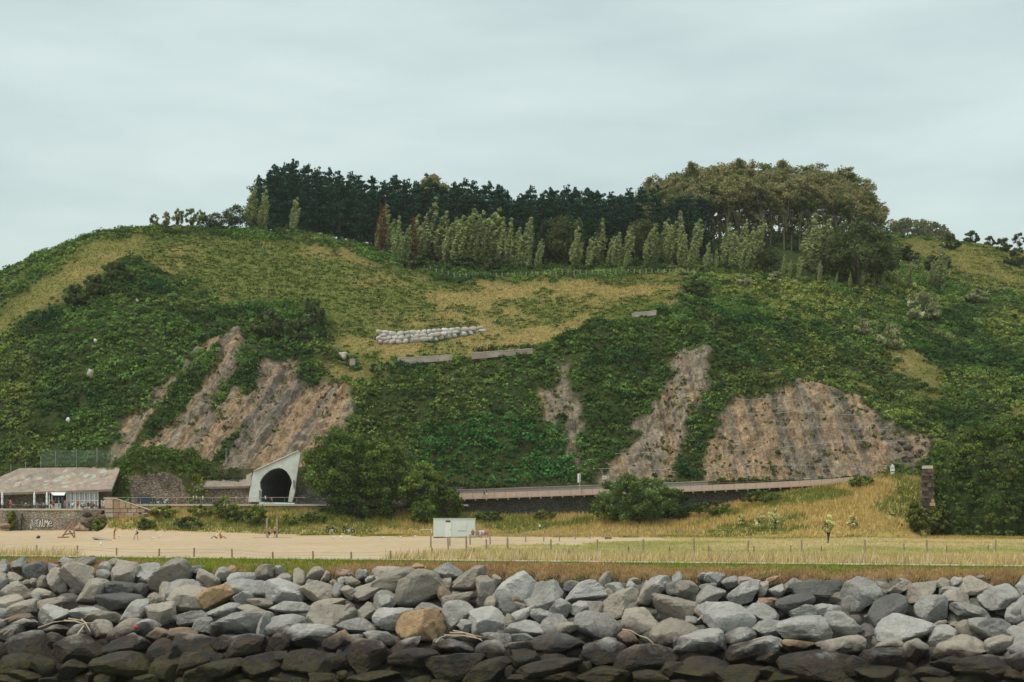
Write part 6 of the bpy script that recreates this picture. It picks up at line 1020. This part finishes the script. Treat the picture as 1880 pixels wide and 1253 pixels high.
dg = hit_ground(1117, 990); lg = thing('log', 'weathered log with a pale end lying in the field', 'log', dg); MB().tube([(-.5, 0, .2), (0, .03, .22), (.45, 0, .2)], [.22, .2, .19], 9).build('trunk_piece', woodM, lg); MB().tube([(-.52, 0, .2), (-.5, 0, .2)], .19, 9).build('cut_end', copeM, lg); MB().tube([(.1, 0, .35), (.22, -.1, .6)], [.05, .02], 5).build('broken_branch', woodM, lg)
tf = thing('timber_frame', 'broken triangular frame of driftwood timber on the sand', 'timber', hit_ground(125, 988)); 
for a, b in (((-.9, 0, .0), (.6, .1, 2.2)), ((.6, .1, 2.2), (.95, 0, .1)), ((-.5, 0, .5), (.9, .05, .7)), ((-1.4, -.2, .06), (.2, -.2, .14)), ((.1, .3, 1.0), (.8, .3, .0))): MB().tube([a, b], [.13, .09], 6).build('plank', mat('reddish_wood', (.30, .18, .11), .9, .2), tf)
rp = thing('concrete_ramp', 'tilted pale concrete slab lying on the sand below the stair', 'slab', hit_ground(187, 992), R(-32)); MB().box((0, 0, .16), (2.6, 1.0, .16), ry=R(9)).build('slab_plate', concM, rp); MB().box((-1.0, 0, .1), (.3, 1.0, .3)).build('slab_foot', concM, rp)
bk = hit_ground(250.8, 992); sbg = thing('shoulder_bag', 'dark bag on the shoulder of the walking person', 'bag', bk+[.12, -.1, .95]); ob('bag_body', npmesh('bag_body', v*[.16, .1, .2], fc, None, True), darkM, sbg); MB().tube([(-.05, 0, .18), (-.1, .05, .45), (.02, .05, .2)], .015, 4).build('strap', darkM, sbg)
for q, (px, py, ww, hh) in enumerate(((1639, 945, 14, 4), (1652, 962, 11, 6), (1623, 951, 10, 3), (1630, 972, 12, 3))):
    g = hit_ground(px, py+hh/2); v2, fc2 = rock_verts(sr, 2, 10, .06); tag(ob('flat_stone', npmesh('flat_stone', v2*[ww*.044, .4, hh*.05], fc2, None, True), prM[2] if q < 2 else concM, None, g+[0, 0, .1]), ('dark flat stone beside the bare reddish patch', 'dark blocky stone below the bare reddish patch', 'pale flat stone left of the bare reddish patch', 'low pale stone at the foot of the dry bank')[q], 'stone')
# ---------------------------------------------------------------- air: thin even haze round the whole scene
hz_m = bpy.data.materials.new('thin_haze'); hz_m.use_nodes = True; t = hz_m.node_tree; t.nodes.clear(); o_ = t.nodes.new('ShaderNodeOutputMaterial'); pv_ = t.nodes.new('ShaderNodeVolumePrincipled'); pv_.inputs['Color'].default_value = (.90, .95, .93, 1); pv_.inputs['Density'].default_value = .00006; pv_.inputs['Anisotropy'].default_value = .2; t.links.new(pv_.outputs[0], o_.inputs['Volume'])
HAZE = True
if HAZE:
    hb = MB().box((0, 470, 75), (1500, 1100, 176)).build('haze', hz_m); tag(hb, 'thin pale sea haze in the air over the bay and hill', 'haze', kind='stuff')
